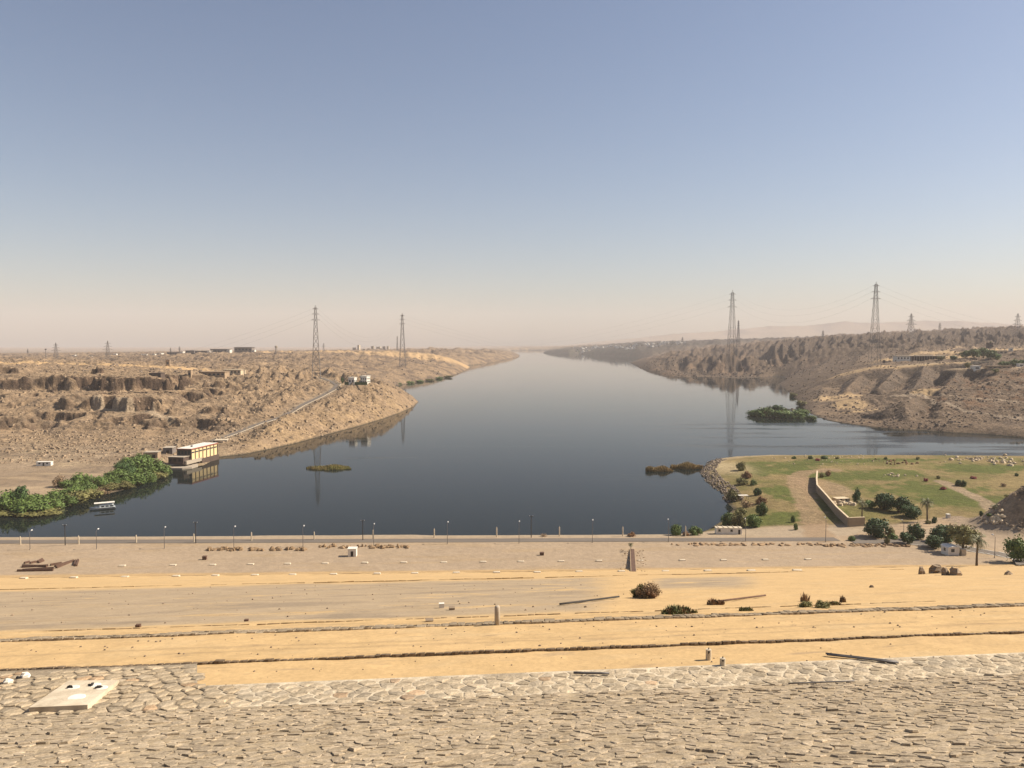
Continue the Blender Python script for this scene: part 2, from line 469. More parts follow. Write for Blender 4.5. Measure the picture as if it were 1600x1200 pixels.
def attr_mat(name, scales=((0.35, 0.25), (2.2, 0.25)), bump=0.5, bscale=1.2, bdist=0.25, rough=0.95, jitter=0.0, stretch=(1, 1, 1)):
    """colour of the ground (vertex attribute 'tone') broken up by two sizes of noise"""
    m, nt, p = new_mat(name)
    at = nt.nodes.new('ShaderNodeAttribute'); at.attribute_name = 'tone'
    tc = nt.nodes.new('ShaderNodeTexCoord')
    mp = nt.nodes.new('ShaderNodeMapping'); mp.inputs['Scale'].default_value = stretch
    nt.links.new(tc.outputs['Object'], mp.inputs[0])
    col = at.outputs['Color']
    for sc, amt in scales:
        n = _noise(nt, mp.outputs[0], sc, 6, 0.7)
        mr = nt.nodes.new('ShaderNodeMapRange')
        mr.inputs['From Min'].default_value = 0.36; mr.inputs['From Max'].default_value = 0.64
        nt.links.new(n.outputs['Fac'], mr.inputs['Value'])
        lo = nt.nodes.new('ShaderNodeMath'); lo.operation = 'MULTIPLY_ADD'; lo.inputs[1].default_value = -amt; lo.inputs[2].default_value = 1.0
        hi = nt.nodes.new('ShaderNodeMath'); hi.operation = 'MULTIPLY_ADD'; hi.inputs[1].default_value = amt; hi.inputs[2].default_value = 1.0
        for q_ in (lo, hi): nt.links.new(at.outputs['Alpha'], q_.inputs[0])
        nt.links.new(lo.outputs[0], mr.inputs['To Min']); nt.links.new(hi.outputs[0], mr.inputs['To Max'])
        mx = nt.nodes.new('ShaderNodeVectorMath'); mx.operation = 'SCALE'
        nt.links.new(col, mx.inputs[0]); nt.links.new(mr.outputs[0], mx.inputs['Scale'])
        col = mx.outputs[0]
    nt.links.new(col, p.inputs['Base Color'])
    p.inputs['Roughness'].default_value = rough
    p.inputs['Specular IOR Level'].default_value = 0.1
    if bump:
        b = nt.nodes.new('ShaderNodeBump'); b.inputs['Strength'].default_value = bump
        b.inputs['Distance'].default_value = bdist
        n2 = _noise(nt, mp.outputs[0], bscale, 6, 0.7)
        nt.links.new(n2.outputs['Fac'], b.inputs['Height']); nt.links.new(b.outputs[0], p.inputs['Normal'])
        ms = nt.nodes.new('ShaderNodeMath'); ms.operation = 'MULTIPLY'; ms.inputs[1].default_value = bump
        nt.links.new(at.outputs['Alpha'], ms.inputs[0]); nt.links.new(ms.outputs[0], b.inputs['Strength'])
    return m

M_GROUND = attr_mat('desert_ground', ((0.05, 0.20), (0.22, 0.27), (0.7, 0.32)), 1.0, 0.30, 2.2)
M_SAND = attr_mat('wind_blown_sand', ((0.25, 0.07), (3.0, 0.10)), 0.4, 2.5, 0.06)
M_STONE = attr_mat('dry_laid_stone', ((1.3, 0.22), (9.0, 0.22)), 0.8, 7.0, 0.05)

# ------------------------------------------------------------------ mesh helpers
def tag(o, label=None, cat=None, group=None, kind=None):
    if label: o['label'] = label
    if cat: o['category'] = cat
    if group: o['group'] = group
    if kind: o['kind'] = kind
    elif cat: o['kind'] = 'thing'
    return o

def link(name, me, parent=None):
    o = bpy.data.objects.new(name, me)
    COL.objects.link(o)
    if parent is not None: o.parent = parent
    return o

def empty(name, loc=(0, 0, 0), rz=0.0, label=None, cat=None, group=None):
    o = bpy.data.objects.new(name, None); COL.objects.link(o)
    o.empty_display_size = 0.5
    o.location = loc; o.rotation_euler = (0, 0, rz)
    return tag(o, label, cat, group)

def grid_mesh(name, P, keep=None, tone=None, smooth=True):
    R, C = P.shape[:2]
    idx = np.arange(R * C).reshape(R, C)
    q = np.stack([idx[:-1, :-1], idx[:-1, 1:], idx[1:, 1:], idx[1:, :-1]], -1).reshape(-1, 4)
    V = P.reshape(-1, 3)
    T = None if tone is None else tone.reshape(-1, tone.shape[-1])
    if keep is not None:
        q = q[keep.ravel()]
        used = np.zeros(len(V), bool); used[q.ravel()] = True
        mp = np.cumsum(used) - 1
        q = mp[q]; V = V[used]
        if T is not None: T = T[used]
    return raw_mesh(name, V, q, T, smooth)

def raw_mesh(name, V, q, T=None, smooth=True):
    if T is not None and T.shape[1] == 3: T = np.concatenate([T, np.ones((len(T), 1))], 1)
    me = bpy.data.meshes.new(name)
    n = q.shape[1]
    me.vertices.add(len(V)); me.vertices.foreach_set('co', np.ascontiguousarray(V, np.float32).ravel())
    me.loops.add(len(q) * n); me.loops.foreach_set('vertex_index', q.astype(np.int32).ravel())
    me.polygons.add(len(q)); me.polygons.foreach_set('loop_start', np.arange(0, len(q) * n, n, dtype=np.int32))
    me.polygons.foreach_set('use_smooth', np.full(len(q), smooth))
    if T is not None:
        a = me.attributes.new('tone', 'FLOAT_COLOR', 'POINT')
        a.data.foreach_set('color', T.astype(np.float32).ravel())
    me.update(calc_edges=True); me.validate()
    return me

def mixc(a, b, t):
    return a * (1 - t[..., None]) + np.asarray(b) * t[..., None]

# ------------------------------------------------------------------ the ground, one sheet from the dam's foot to the horizon
def u_cols(lo, hi, step, far, fstep):
    return np.concatenate([np.arange(-far, -hi, fstep), np.arange(-hi, hi, step), np.arange(hi, far + fstep, fstep)])
US = u_cols(0, 0.70, 0.0014, 1.0, 0.012)
SR = np.concatenate([np.arange(262, 340, 0.85), np.exp(np.concatenate([np.arange(math.log(340), math.log(690), 0.0036), np.arange(math.log(690), math.log(1000), 0.0016), np.arange(math.log(1000), math.log(1500), 0.0030)])),
                     np.exp(np.arange(math.log(1500), math.log(16500), 0.011))])
def sheet(S, U):
    s, u = np.meshgrid(S, U, indexing='ij')
    x = u * s
    y = s - x * tilt(s)
    return x, y
gx, gy = sheet(SR, US)
gz, gd, gs, gq = height(gx, gy, True)
GP = np.stack([gx, gy, gz], -1)
_SI, _UI = np.arange(len(SR)), np.arange(len(US))
_height_full = height
def height(x, y):
    # the built ground, read back from its own grid
    x = np.asarray(x, float); y = np.asarray(y, float)
    s = s_of(x, y)
    a = np.clip(np.interp(s, SR, _SI), 0, len(SR) - 1.001); b = np.clip(np.interp(x / np.maximum(s, 1), US, _UI), 0, len(US) - 1.001)
    i, j = a.astype(int), b.astype(int); fa, fb = a - i, b - j
    z = (gz[i, j] * (1 - fb) + gz[i, j + 1] * fb) * (1 - fa) + (gz[i + 1, j] * (1 - fb) + gz[i + 1, j + 1] * fb) * fa
    return np.where(s < 262, dam_z(s), z)
dx = np.gradient(GP, axis=1); dy = np.gradient(GP, axis=0)
nn = np.cross(dx, dy); nn /= np.linalg.norm(nn, axis=-1, keepdims=True) + 1e-9
steep = 1 - np.abs(nn[..., 2])
pxg, pyg = project(gx, gy, gz)

n1 = fbm(gx / 90, gy / 90, 5); n2 = fbm(gx / 22 + 40, gy / 30, 4); n3 = fbm(gx / 6 + 9, gy / 9, 3)
tone = np.zeros(GP.shape) + np.array([0.36, 0.265, 0.175])
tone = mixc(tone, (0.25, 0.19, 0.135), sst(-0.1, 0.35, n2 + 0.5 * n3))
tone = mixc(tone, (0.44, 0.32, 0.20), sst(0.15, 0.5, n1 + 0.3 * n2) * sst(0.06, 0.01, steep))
right = sst(850, 1000, pxg)
tone = mixc(tone, np.array([0.205, 0.152, 0.112]), right * sst(600, 800, gy) * (0.72 + 0.3 * n2))
tone = mixc(tone, (0.30, 0.215, 0.145), sst(0.2, 0.5, n3 + n1) * right * sst(600, 800, gy) * 0.6)
# darker weathered hills in the middle distance
tone = mixc(tone, (0.15, 0.115, 0.09), sst(1200, 1700, gy) * sst(0.0, 0.25, n1 + 0.5 * n2 + steep * 1.2) * 0.75 * (1 - right * 0.5))
# cliffs: raw rock, darker in patches on the steeper faces
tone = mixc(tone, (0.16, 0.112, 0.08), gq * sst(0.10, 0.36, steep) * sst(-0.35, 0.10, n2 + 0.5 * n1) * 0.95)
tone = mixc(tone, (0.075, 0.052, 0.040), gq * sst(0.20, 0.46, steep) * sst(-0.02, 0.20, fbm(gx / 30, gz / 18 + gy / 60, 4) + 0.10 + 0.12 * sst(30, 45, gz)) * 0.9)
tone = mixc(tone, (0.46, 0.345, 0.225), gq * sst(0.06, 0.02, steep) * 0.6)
# loose pale flat by the quarry floor
flat = sst(690, 640, gy) * sst(400, 300, pxg) * (gd > 0)
tone = mixc(tone, (0.46, 0.345, 0.23), flat * sst(-0.3, 0.3, n1 + 0.6 * n2) * 0.8)
tone = mixc(tone, (0.60, 0.45, 0.28), flat * sst(0.0, 0.4, fbm(gx / 60, gy / 14, 4)) * 0.6)
tone = mixc(tone, (0.26, 0.195, 0.135), flat * sst(0.08, 0.35, fbm(gx / 18 + 7, gy / 10, 4)) * sst(520, 560, gy) * 0.7)
# pale cut rock on the promontory above the water
prom = sst(345, 380, pxg) * sst(670, 640, pxg) * sst(1080, 960, gy) * sst(70, 20, gd) * (gd > 0)
tone = mixc(tone, (0.44, 0.32, 0.195), prom * sst(-0.25, 0.25, n2 + 0.4 * n3) * 0.85)
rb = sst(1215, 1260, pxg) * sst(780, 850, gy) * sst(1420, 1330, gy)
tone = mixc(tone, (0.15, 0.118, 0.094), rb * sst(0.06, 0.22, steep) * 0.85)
tone = mixc(tone, (0.36, 0.26, 0.17), rb * sst(0.05, 0.01, steep) * sst(-0.1, 0.3, n1 + n2) * 0.8)
tone = mixc(tone, (0.24, 0.135, 0.075), rb * sst(1420, 1480, pxg) * sst(0.0, 0.3, n2 + 0.4 * n3) * sst(1120, 1060, gy) * 0.7)
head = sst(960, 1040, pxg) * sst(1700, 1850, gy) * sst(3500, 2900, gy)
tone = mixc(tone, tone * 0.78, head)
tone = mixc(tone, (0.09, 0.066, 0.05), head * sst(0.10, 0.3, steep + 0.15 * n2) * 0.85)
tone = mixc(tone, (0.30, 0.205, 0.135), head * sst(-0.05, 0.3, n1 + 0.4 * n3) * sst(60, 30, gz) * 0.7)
# sand sheets
def blob(px, py, rx, ry):
    return np.exp(-(((pxg - px) / rx) ** 2 + ((pyg - py) / ry) ** 2) ** 1.6)
def patch(px, Y, rx, ry, z=None):
    X = (px - 800) / F * Y
    return np.exp(-(((gx - X) / rx) ** 2 + ((gy - Y) / ry) ** 2) ** 1.5)
sand = np.zeros(gx.shape)
for q in ((640, 2650, 190, 330), (700, 2700, 90, 160), (560, 2900, 200, 300), (728, 2700, 34, 150), (1310, 1050, 30, 55), (1330, 980, 24, 30), (1450, 1420, 110, 80), (1350, 930, 24, 14), (1345, 1290, 60, 26), (1440, 1262, 90, 14),
          (1335, 1080, 25, 26), (1450, 985, 24, 10), (130, 1230, 190, 40), (230, 1250, 120, 40), (480, 3000, 300, 250), (1500, 1560, 160, 60)):
    sand = np.maximum(sand, patch(*q))
tone = mixc(tone, (0.60, 0.42, 0.23), sst(0.25, 0.75, sand + 0.18 * n2) * 0.85)
dunes = sst(6500, 8500, gy) * sst(940, 900, pxg)
tone = mixc(tone, (0.50, 0.37, 0.24), dunes * sst(-0.1, 0.3, n1))
# tracks cut across the slopes
def track(pts, w, col, amt=0.85):
    global tone
    Pw = [(float(a), float(b)) for a, b in pts]
    d = np.full(gx.shape, 1e9)
    for (ax, ay), (bx, by) in zip(Pw[:-1], Pw[1:]):
        ex, ey = bx - ax, by - ay
        t = np.clip(((gx - ax) * ex + (gy - ay) * ey) / (ex * ex + ey * ey), 0, 1)
        d = np.minimum(d, np.hypot(gx - ax - ex * t, gy - ay - ey * t))
    tone = mixc(tone, col, sst(w, w * 0.6, d + n3 * w * 0.4) * amt)
def gw(*pp):
    return [tuple(ground_hit(*p)[:2]) for p in pp]
# the village bank, dark with gardens
vb = sst(4300, 4700, gy) * sst(7400, 7000, gy) * sst(845, 850, pxg) * (gd > 0)
tone = mixc(tone, (0.075, 0.07, 0.06), vb * (0.75 + 0.2 * n2))
tone = mixc(tone, (0.045, 0.055, 0.03), vb * sst(0.05, 0.25, n2) * sst(260, 60, gd) * 0.8)
tone = mixc(tone, tone * np.array([0.93, 0.92, 0.91]), right * sst(600, 800, gy) * sst(4300, 3500, gy) * (1 - sst(0.25, 0.75, sand)))  # right bank darkened: shade of its river-facing slopes put into the colour
tone = mixc(tone, tone * np.array([1.13, 1.08, 1.01]), (1 - right) * sst(560, 650, gy) * sst(6000, 4000, gy))
# near ground: plain at the dam's foot, road, shore strip
toe = sst(352, 338, gs) * (gd > 0)
tone = mixc(tone, np.array([0.52, 0.395, 0.27]), toe * 0.95)
tone = mixc(tone, (0.52, 0.375, 0.22), toe * sst(0.05, 0.4, fbm(gx / 40, gs / 5, 4)) * 0.5)
tone = mixc(tone, (0.64, 0.43, 0.21), toe * sst(272, 267, gs + 2.2 * n2) * 0.9)
tone = mixc(tone, (0.50, 0.40, 0.28), sst(322, 326, gs) * toe * 0.7)
rightsand = patch(1420, 268, 22, 9)
tone = mixc(tone, (0.64, 0.43, 0.21), sst(0.3, 0.7, rightsand) * 0.9)
# grassy spit
spit = sst(344, 352, gs) * sst(600, 580, gy) * sst(1060, 1090, pxg) * (gd > 0)
tone = mixc(tone, np.array([0.32, 0.24, 0.105]), spit * 0.95)
tone = mixc(tone, (0.20, 0.185, 0.06), spit * sst(-0.12, 0.28, fbm(gx / 30, gy / 30, 5)) * 0.8)
grass = np.zeros(gx.shape)
for q in ((1190, 505, 22, 30), (1240, 520, 20, 25), (1330, 478, 42, 22), (1400, 484, 26, 18), (1240, 362, 20, 15), (1208, 350, 20, 14), (1300, 385, 9, 28), (1460, 430, 40, 24), (1540, 505, 40, 22), (1520, 400, 40, 22), (1230, 420, 12, 26), (1370, 545, 60, 9), (1290, 535, 60, 9)):
    grass = np.maximum(grass, patch(*q))
tone = mixc(tone, (0.125, 0.15, 0.034), spit * sst(0.34, 0.80, grass + 0.75 * n2 + 0.6 * n3) * 0.88)
tone = mixc(tone, (0.52, 0.40, 0.24), spit * sst(14, 5, gd + 6 * n2) * sst(520, 545, gy) * 0.9)
tone = mixc(tone, (0.56, 0.44, 0.25), patch(1135, 520, 16, 34) * spit)
tone = mixc(tone, (0.42, 0.30, 0.18), spit * sst(0.2, 0.6, patch(1290, 440, 13, 30)) * 0.8)
# dark wet foot of the banks
tone = mixc(tone, np.array([0.12, 0.10, 0.075]), sst(0.9, 0.25, gz) * (gd > 0) * 0.75)
tone = mixc(tone, np.array([0.05, 0.05, 0.04]), (gd <= 0) * 1.0)
# hill on the right edge: dark earth
rr = np.sqrt(((gx - HILL[0]) / 36) ** 2 + ((gy - HILL[1]) / 24) ** 2)
tone = mixc(tone, (0.20, 0.15, 0.105), sst(1.0, 0.8, rr) * (gd > 0))

TRACKS = [((1395, 618), (1440, 617), (1500, 621), (1560, 625), (1640, 631)), ((1425, 622), (1460, 630), (1510, 643), (1600, 655), (1640, 659))]
HRD = [tuple(q[:2]) for q in HILLROAD]
track(HRD, 9.0, (0.46, 0.355, 0.24), 0.8)
for qx, qy, qz, qrx, qry in PADS:
    tone = mixc(tone, (0.50, 0.375, 0.235), sst(1.2, 0.8, np.sqrt(((gx - qx) / qrx) ** 2 + ((gy - qy) / qry) ** 2)) * 0.8)
for tr in TRACKS: track(gw(*tr), 3.6, (0.46, 0.36, 0.26))
track(gw((150, 628), (200, 634), (240, 645), (270, 652)), 6, (0.48, 0.37, 0.25))
track(gw((1440, 552), (1470, 549), (1500, 541), (1540, 545), (1600, 541)), 9, (0.52, 0.38, 0.24))
# lane on the spit, running beside the long wall
LANE = gw((1282, 842), (1272, 820), (1262, 790), (1250, 765), (1244, 745), (1262, 737), (1300, 734))
track(LANE, 7.0, (0.42, 0.29, 0.175), 0.8)
track(gw((1470, 752), (1500, 765), (1540, 785), (1580, 805)), 4.5, (0.45, 0.33, 0.22))
track(gw((1340, 842), (1400, 830), (1450, 818), (1500, 812), (1545, 806), (1580, 800)), 8.0, (0.52, 0.38, 0.245), 0.9)
track(gw((1500, 812), (1540, 826), (1560, 838), (1600, 846)), 9.0, (0.44, 0.335, 0.235), 0.9)

rough_a = np.clip(0.25 + 0.35 * spit + 0.75 * np.maximum(sst(590, 680, gy), sst(470, 540, gy) * sst(420, 380, pxg)) + 0.5 * sst(1.0, 0.8, rr), 0, 1) * (1 - 0.8 * sst(0.25, 0.75, sand))
wet = gz > -2.5
keep = wet[:-1, :-1] | wet[1:, :-1] | wet[:-1, 1:] | wet[1:, 1:]
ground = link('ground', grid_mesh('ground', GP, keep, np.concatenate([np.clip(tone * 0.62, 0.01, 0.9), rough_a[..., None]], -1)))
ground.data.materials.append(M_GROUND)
tag(ground, kind='structure')

# ------------------------------------------------------------------ the river
def water_mat():
    m, nt, p = new_mat('river_water')
    p.inputs['Base Color'].default_value = (0.009, 0.013, 0.012, 1)
    p.inputs['IOR'].default_value = 1.11
    p.inputs['Specular IOR Level'].default_value = 0.5
    tc = nt.nodes.new('ShaderNodeTexCoord')
    def mapped(sx, sy, rot=0.0):
        mp = nt.nodes.new('ShaderNodeMapping'); mp.inputs['Scale'].default_value = (sx, sy, 1)
        mp.inputs['Rotation'].default_value = (0, 0, rot)
        nt.links.new(tc.outputs['Object'], mp.inputs[0]); return mp.outputs[0]
    fine = _noise(nt, mapped(0.9, 1.6), 1.0, 3, 0.55)
    mid = _noise(nt, mapped(0.10, 0.22, 0.35), 1.0, 4, 0.6)
    streak = _noise(nt, mapped(0.006, 0.028, 0.30), 1.0, 5, 0.62)
    # ruffled water: swirls right of the middle, where the side channel comes in
    sep = nt.nodes.new('ShaderNodeSeparateXYZ'); nt.links.new(tc.outputs['Object'], sep.inputs[0])
    def rng(sock, a, b):
        r = nt.nodes.new('ShaderNodeMapRange'); r.interpolation_type = 'SMOOTHSTEP'
        r.inputs['From Min'].default_value = a; r.inputs['From Max'].default_value = b
        nt.links.new(sock, r.inputs['Value']); return r.outputs[0]
    def mul(a, b):
        x = nt.nodes.new('ShaderNodeMath'); x.operation = 'MULTIPLY'
        nt.links.new(a, x.inputs[0]) if not isinstance(a, float) else x.inputs[0].__setattr__('default_value', a)
        nt.links.new(b, x.inputs[1]) if not isinstance(b, float) else x.inputs[1].__setattr__('default_value', b)
        return x.outputs[0]
    def add(a, b):
        x = nt.nodes.new('ShaderNodeMath'); x.operation = 'ADD'
        for k, v in enumerate((a, b)):
            if isinstance(v, float): x.inputs[k].default_value = v
            else: nt.links.new(v, x.inputs[k])
        return x.outputs[0]
    zone = mul(rng(sep.outputs[0], 60.0, 300.0), mul(rng(sep.outputs[1], 520.0, 620.0), rng(sep.outputs[1], 1000.0, 760.0)))
    ruff = mul(zone, rng(streak.outputs['Fac'], 0.46, 0.62))
    some = mul(rng(streak.outputs['Fac'], 0.55, 0.70), 0.35)
    h = add(mul(fine.outputs['Fac'], 0.10), mul(mid.outputs['Fac'], 0.30))
    amt = add(add(mul(ruff, 0.85), mul(some, 0.90)), 0.035)
    b = nt.nodes.new('ShaderNodeBump'); b.inputs['Distance'].default_value = 1.0
    nt.links.new(amt, b.inputs['Strength']); nt.links.new(h, b.inputs['Height'])
    nt.links.new(b.outputs[0], p.inputs['Normal'])
    nt.links.new(add(mul(ruff, 0.12), 0.035), p.inputs['Roughness'])
    return m
bm = bmesh.new()
vs = [bm.verts.new(c) for c in ((-15500, 300, 0), (15500, 300, 0), (15500, 16400, 0), (-15500, 16400, 0))]
bm.faces.new(vs)
me = bpy.data.meshes.new('river'); bm.to_mesh(me); bm.free()
river = tag(link('river', me), kind='structure'); me.materials.append(water_mat())

# ------------------------------------------------------------------ far desert hills behind the right bank
def hills():
    U = np.linspace(-0.75, 1.0, 500); Yr = np.linspace(11500, 16300, 60)
    y, u = np.meshgrid(Yr, U, indexing='ij')
    x = u * y
    px = 800 + F * u
    crest = np.interp(px, [-200, 700, 850, 940, 1003, 1100, 1200, 1300, 1400, 1480, 1560, 1700, 1900], [-20, -10, 20, 110, 190, 270, 340, 400, 430, 425, 410, 400, 390])
    prof = np.interp(y, [11500, 12300, 13600, 16300], [-0.1, 0.35, 1.08, 1.0])
    z = crest * prof + fbm(x / 900, y / 900, 5) * 70 * np.clip(crest / 300, 0, 1) * prof - 12
    t = np.zeros(x.shape + (3,)) + np.array([0.44, 0.34, 0.24])
    t = mixc(t, (0.33, 0.26, 0.2), sst(-0.1, 0.3, fbm(x / 500, y / 700, 4)))
    o = link('hills', grid_mesh('hills', np.stack([x, y, z], -1), None, t * 0.66)); o.data.materials.append(M_GROUND)
    return tag(o, kind='structure')
hills()

# ------------------------------------------------------------------ dusty air
def haze():
    bm = bmesh.new()
    bmesh.ops.create_cube(bm, size=1.0)
    me = bpy.data.meshes.new('haze')
    x0, x1, y0, y1, z0, z1 = -17000, 17000, -400, 17000, -14, 720
    for v in bm.verts:
        v.co = Vector(((x0 + x1) / 2 + v.co.x * (x1 - x0), (y0 + y1) / 2 + v.co.y * (y1 - y0), (z0 + z1) / 2 + v.co.z * (z1 - z0)))
    bm.to_mesh(me); bm.free()
    m = bpy.data.materials.new('dusty_air'); m.use_nodes = True
    nt = m.node_tree; nt.nodes.remove(nt.nodes['Principled BSDF'])
    v = nt.nodes.new('ShaderNodeVolumePrincipled')
    v.inputs['Color'].default_value = (0.81, 0.76, 0.755, 1)
    v.inputs['Density'].default_value = 6.8e-5
    v.inputs['Anisotropy'].default_value = 0.0
    nt.links.new(v.outputs[0], nt.nodes['Material Output'].inputs['Volume'])
    me.materials.append(m)
    o = tag(link('haze', me), 'pale dusty haze hanging over the valley', 'haze', kind='stuff')
    return o
haze()

# ------------------------------------------------------------------ the dam's downstream face
def dam_sheet(name, s0, s1, ds, du, umax, tone_fn, mat, rel=None):
    S = np.arange(s0, s1 + ds * 0.5, ds) if not callable(ds) else ds()
    U = np.arange(-umax, umax + du * 0.5, du)
    x, y = sheet(S, U)
    s = s_of(x, y)
    z = dam_z(s)
    if rel is not None: z = z + rel(x, s)
    o = link(name, grid_mesh(name, np.stack([x, y, z], -1), None, np.clip(tone_fn(x, s) * 0.62, 0.01, 0.9)))
    o.data.materials.append(mat)
    return tag(o, kind='structure')

def dam_pt(px, s):
    """a place on the dam, by its column in the picture and its distance down the face"""
    x = (px - 800) / F * s
    y = s - x * float(tilt(s))
    return x, y

SAND = np.array([0.77, 0.53, 0.265])
GRAV = np.array([0.52, 0.405, 0.275])
def sand_tone(x, s):
    px = 800 + F * x / np.maximum(s, 1)
    n = fbm(x / 14, s / 6, 5); m = fbm(x / 4, s / 1.6, 4)
    t = np.zeros(x.shape + (3,)) + SAND
    g = sst(63, 68, s + 2.5 * n) * sst(172, 150, s + 12 * n) * np.maximum(sst(980, 900, px + 60 * n), sst(90, 105, s) * sst(150, 135, s) * sst(1010, 1050, px) * sst(1220, 1150, px))
    g = g * sst(-0.55, -0.15, n + 0.5 * m + 0.12 * sst(900, 500, px))
    t = mixc(t, GRAV, g * 0.92)
    t = mixc(t, (0.39, 0.305, 0.215), g * sst(0.0, 0.4, fbm(x / 18, s / 6, 5)) * 0.8)
    t = mixc(t, (0.56, 0.42, 0.26), g * sst(0.1, 0.4, fbm(x / 7 + 50, s / 5, 5)) * 0.7)
    t = mixc(t, (0.68, 0.465, 0.24), sst(0.1, 0.5, fbm(x / 6, s / 2.2, 4)) * (1 - g) * 0.6)
    t = mixc(t, (0.52, 0.37, 0.22), sst(0.25, 0.5, fbm(x / 5 + 7, s / 1.0, 4)) * sst(47, 46, s) * 0.7)
    t = mixc(t, (0.74, 0.54, 0.30), sst(0.05, 0.45, fbm(x / 9 + 31, s / 3, 5)) * (1 - g) * 0.5)
    wheel = np.zeros(x.shape)
    for s0_ in (49.2, 50.9, 59.7, 61.0, 75, 77, 205, 207.5, 221):
        wd = 0.16 + s0_ * 0.003
        wheel = np.maximum(wheel, np.exp(-((s - s0_ - 1.2 * fbm(x / 30, s0_ + 0 * x, 2)) / wd) ** 2) * sst(-0.25, 0.1, fbm(x / 12 + s0_, s / 9, 3)))
    t = mixc(t, (0.50, 0.35, 0.19), wheel * 0.55)
    t = mixc(t, (0.40, 0.29, 0.18), sst(0.28, 0.5, fbm(x / 3.1 + 5, s / 0.9, 5)) * sst(47, 48.5, s) * sst(57, 55, s) * 0.5)
    return t
def sand_rel(x, s):
    return 0.20 * np.exp(-np.maximum(s - 46.25, 0) / 1.6) * (s > 46.25) + 0.14 * np.exp(-np.maximum(s - 58.5, 0) / 1.2) * (s > 58.5) + 0.10 * fbm(x / 3, s / 1.6, 5) * sst(42, 44, s) + 0.25 * fbm(x / 20, s / 14, 3) * sst(60, 90, s)
dam_sheet('dam_sand_slope', 41.4, 262, lambda: np.concatenate([np.arange(41.4, 64, 0.16), np.exp(np.arange(math.log(64), math.log(262), 0.008)), [262.0]]), 0.004, 1.0, sand_tone, M_SAND, sand_rel)


STONE = np.array([0.37, 0.285, 0.195])
def rubble_tone(x, s):
    n = fbm(x / 2.5, s / 2.5, 4)
    t = np.zeros(x.shape + (3,)) + np.array([0.56, 0.44, 0.29])
    t = mixc(t, (0.42, 0.33, 0.225), sst(0.0, 0.4, n))
    return mixc(t, (0.15, 0.11, 0.075), sst(0.28, 0.45, fbm(x / 0.9 + 3, s / 0.35, 4)))
dam_face = dam_sheet('dam_stone_face', 3.0, 38.1, 0.25, 0.02, 1.3, rubble_tone, M_STONE, lambda x, s: -0.02 + 0.05 * sst(14, 16, s) + 0.05 * fbm(x / 1.1, s / 0.8, 4))
def apron_tone(x, s):
    n = fbm(x / 1.5, s / 1.5, 4)
    t = np.zeros(x.shape + (3,)) + np.array([0.82, 0.69, 0.50])
    t = mixc(t, (0.56, 0.46, 0.33), sst(0.0, 0.4, n))
    px = 800 + F * x / s
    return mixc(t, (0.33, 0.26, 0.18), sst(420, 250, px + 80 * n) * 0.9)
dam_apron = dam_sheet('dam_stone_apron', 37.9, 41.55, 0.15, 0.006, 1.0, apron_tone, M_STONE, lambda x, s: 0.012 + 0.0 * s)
def crest():
    bm = bmesh.new()
    P = [(-400, -40), (400, -40), (400, 3.2), (-400, 3.2)]
    vs = []
    for x, s in P:
        y = s - x * float(tilt(s)); vs.append(bm.verts.new((x, y, 83.3 if s < 2 else 82.1)))
    bm.faces.new(vs)
    me = bpy.data.meshes.new('dam_crest'); bm.to_mesh(me); bm.free()
    o = link('dam_crest', me); me.materials.append(pmat('crest_paving', (0.3, 0.27, 0.22), None, 0.5)); tag(o, kind='structure')
crest()

def cells(x0, x1, s0, s1, cw, ch, jit, rng, brick=0.5):
    """irregular close-fitting polygons, as stones are laid"""
    nx, ny = int((x1 - x0) / cw) + 1, int((s1 - s0) / ch) + 1
    P = {}
    for j in range(-2, ny + 2):
        for i in range(-2, nx + 2):
            P[i, j] = (x0 + (i + 0.5 + brick * (j & 1) + rng.uniform(-jit, jit)) * cw, s0 + (j + 0.5 + rng.uniform(-jit, jit) * 0.8) * ch)
    out = []
    for j in range(ny):
        for i in range(nx):
            cx, cy = P[i, j]
            poly = [(cx - 2 * cw, cy - 2 * ch), (cx + 2 * cw, cy - 2 * ch), (cx + 2 * cw, cy + 2 * ch), (cx - 2 * cw, cy + 2 * ch)]
            for dj in (-2, -1, 0, 1, 2):
                for di in (-2, -1, 0, 1, 2):
                    if not (di or dj): continue
                    q = P.get((i + di, j + dj))
                    if q is None: continue
                    mx, my = (cx + q[0]) / 2, (cy + q[1]) / 2
                    ax, ay = q[0] - cx, q[1] - cy
                    new = []
                    for k in range(len(poly)):
                        a, b = poly[k], poly[(k + 1) % len(poly)]
                        da = (a[0] - mx) * ax + (a[1] - my) * ay
                        db = (b[0] - mx) * ax + (b[1] - my) * ay
                        if da <= 0: new.append(a)
                        if (da < 0) != (db < 0):
                            t = da / (da - db)
                            new.append((a[0] + (b[0] - a[0]) * t, a[1] + (b[1] - a[1]) * t))
                    poly = new
                    if len(poly) < 3: break
                if len(poly) < 3: break
            if len(poly) >= 4: out.append((cx, cy, poly))
    return out

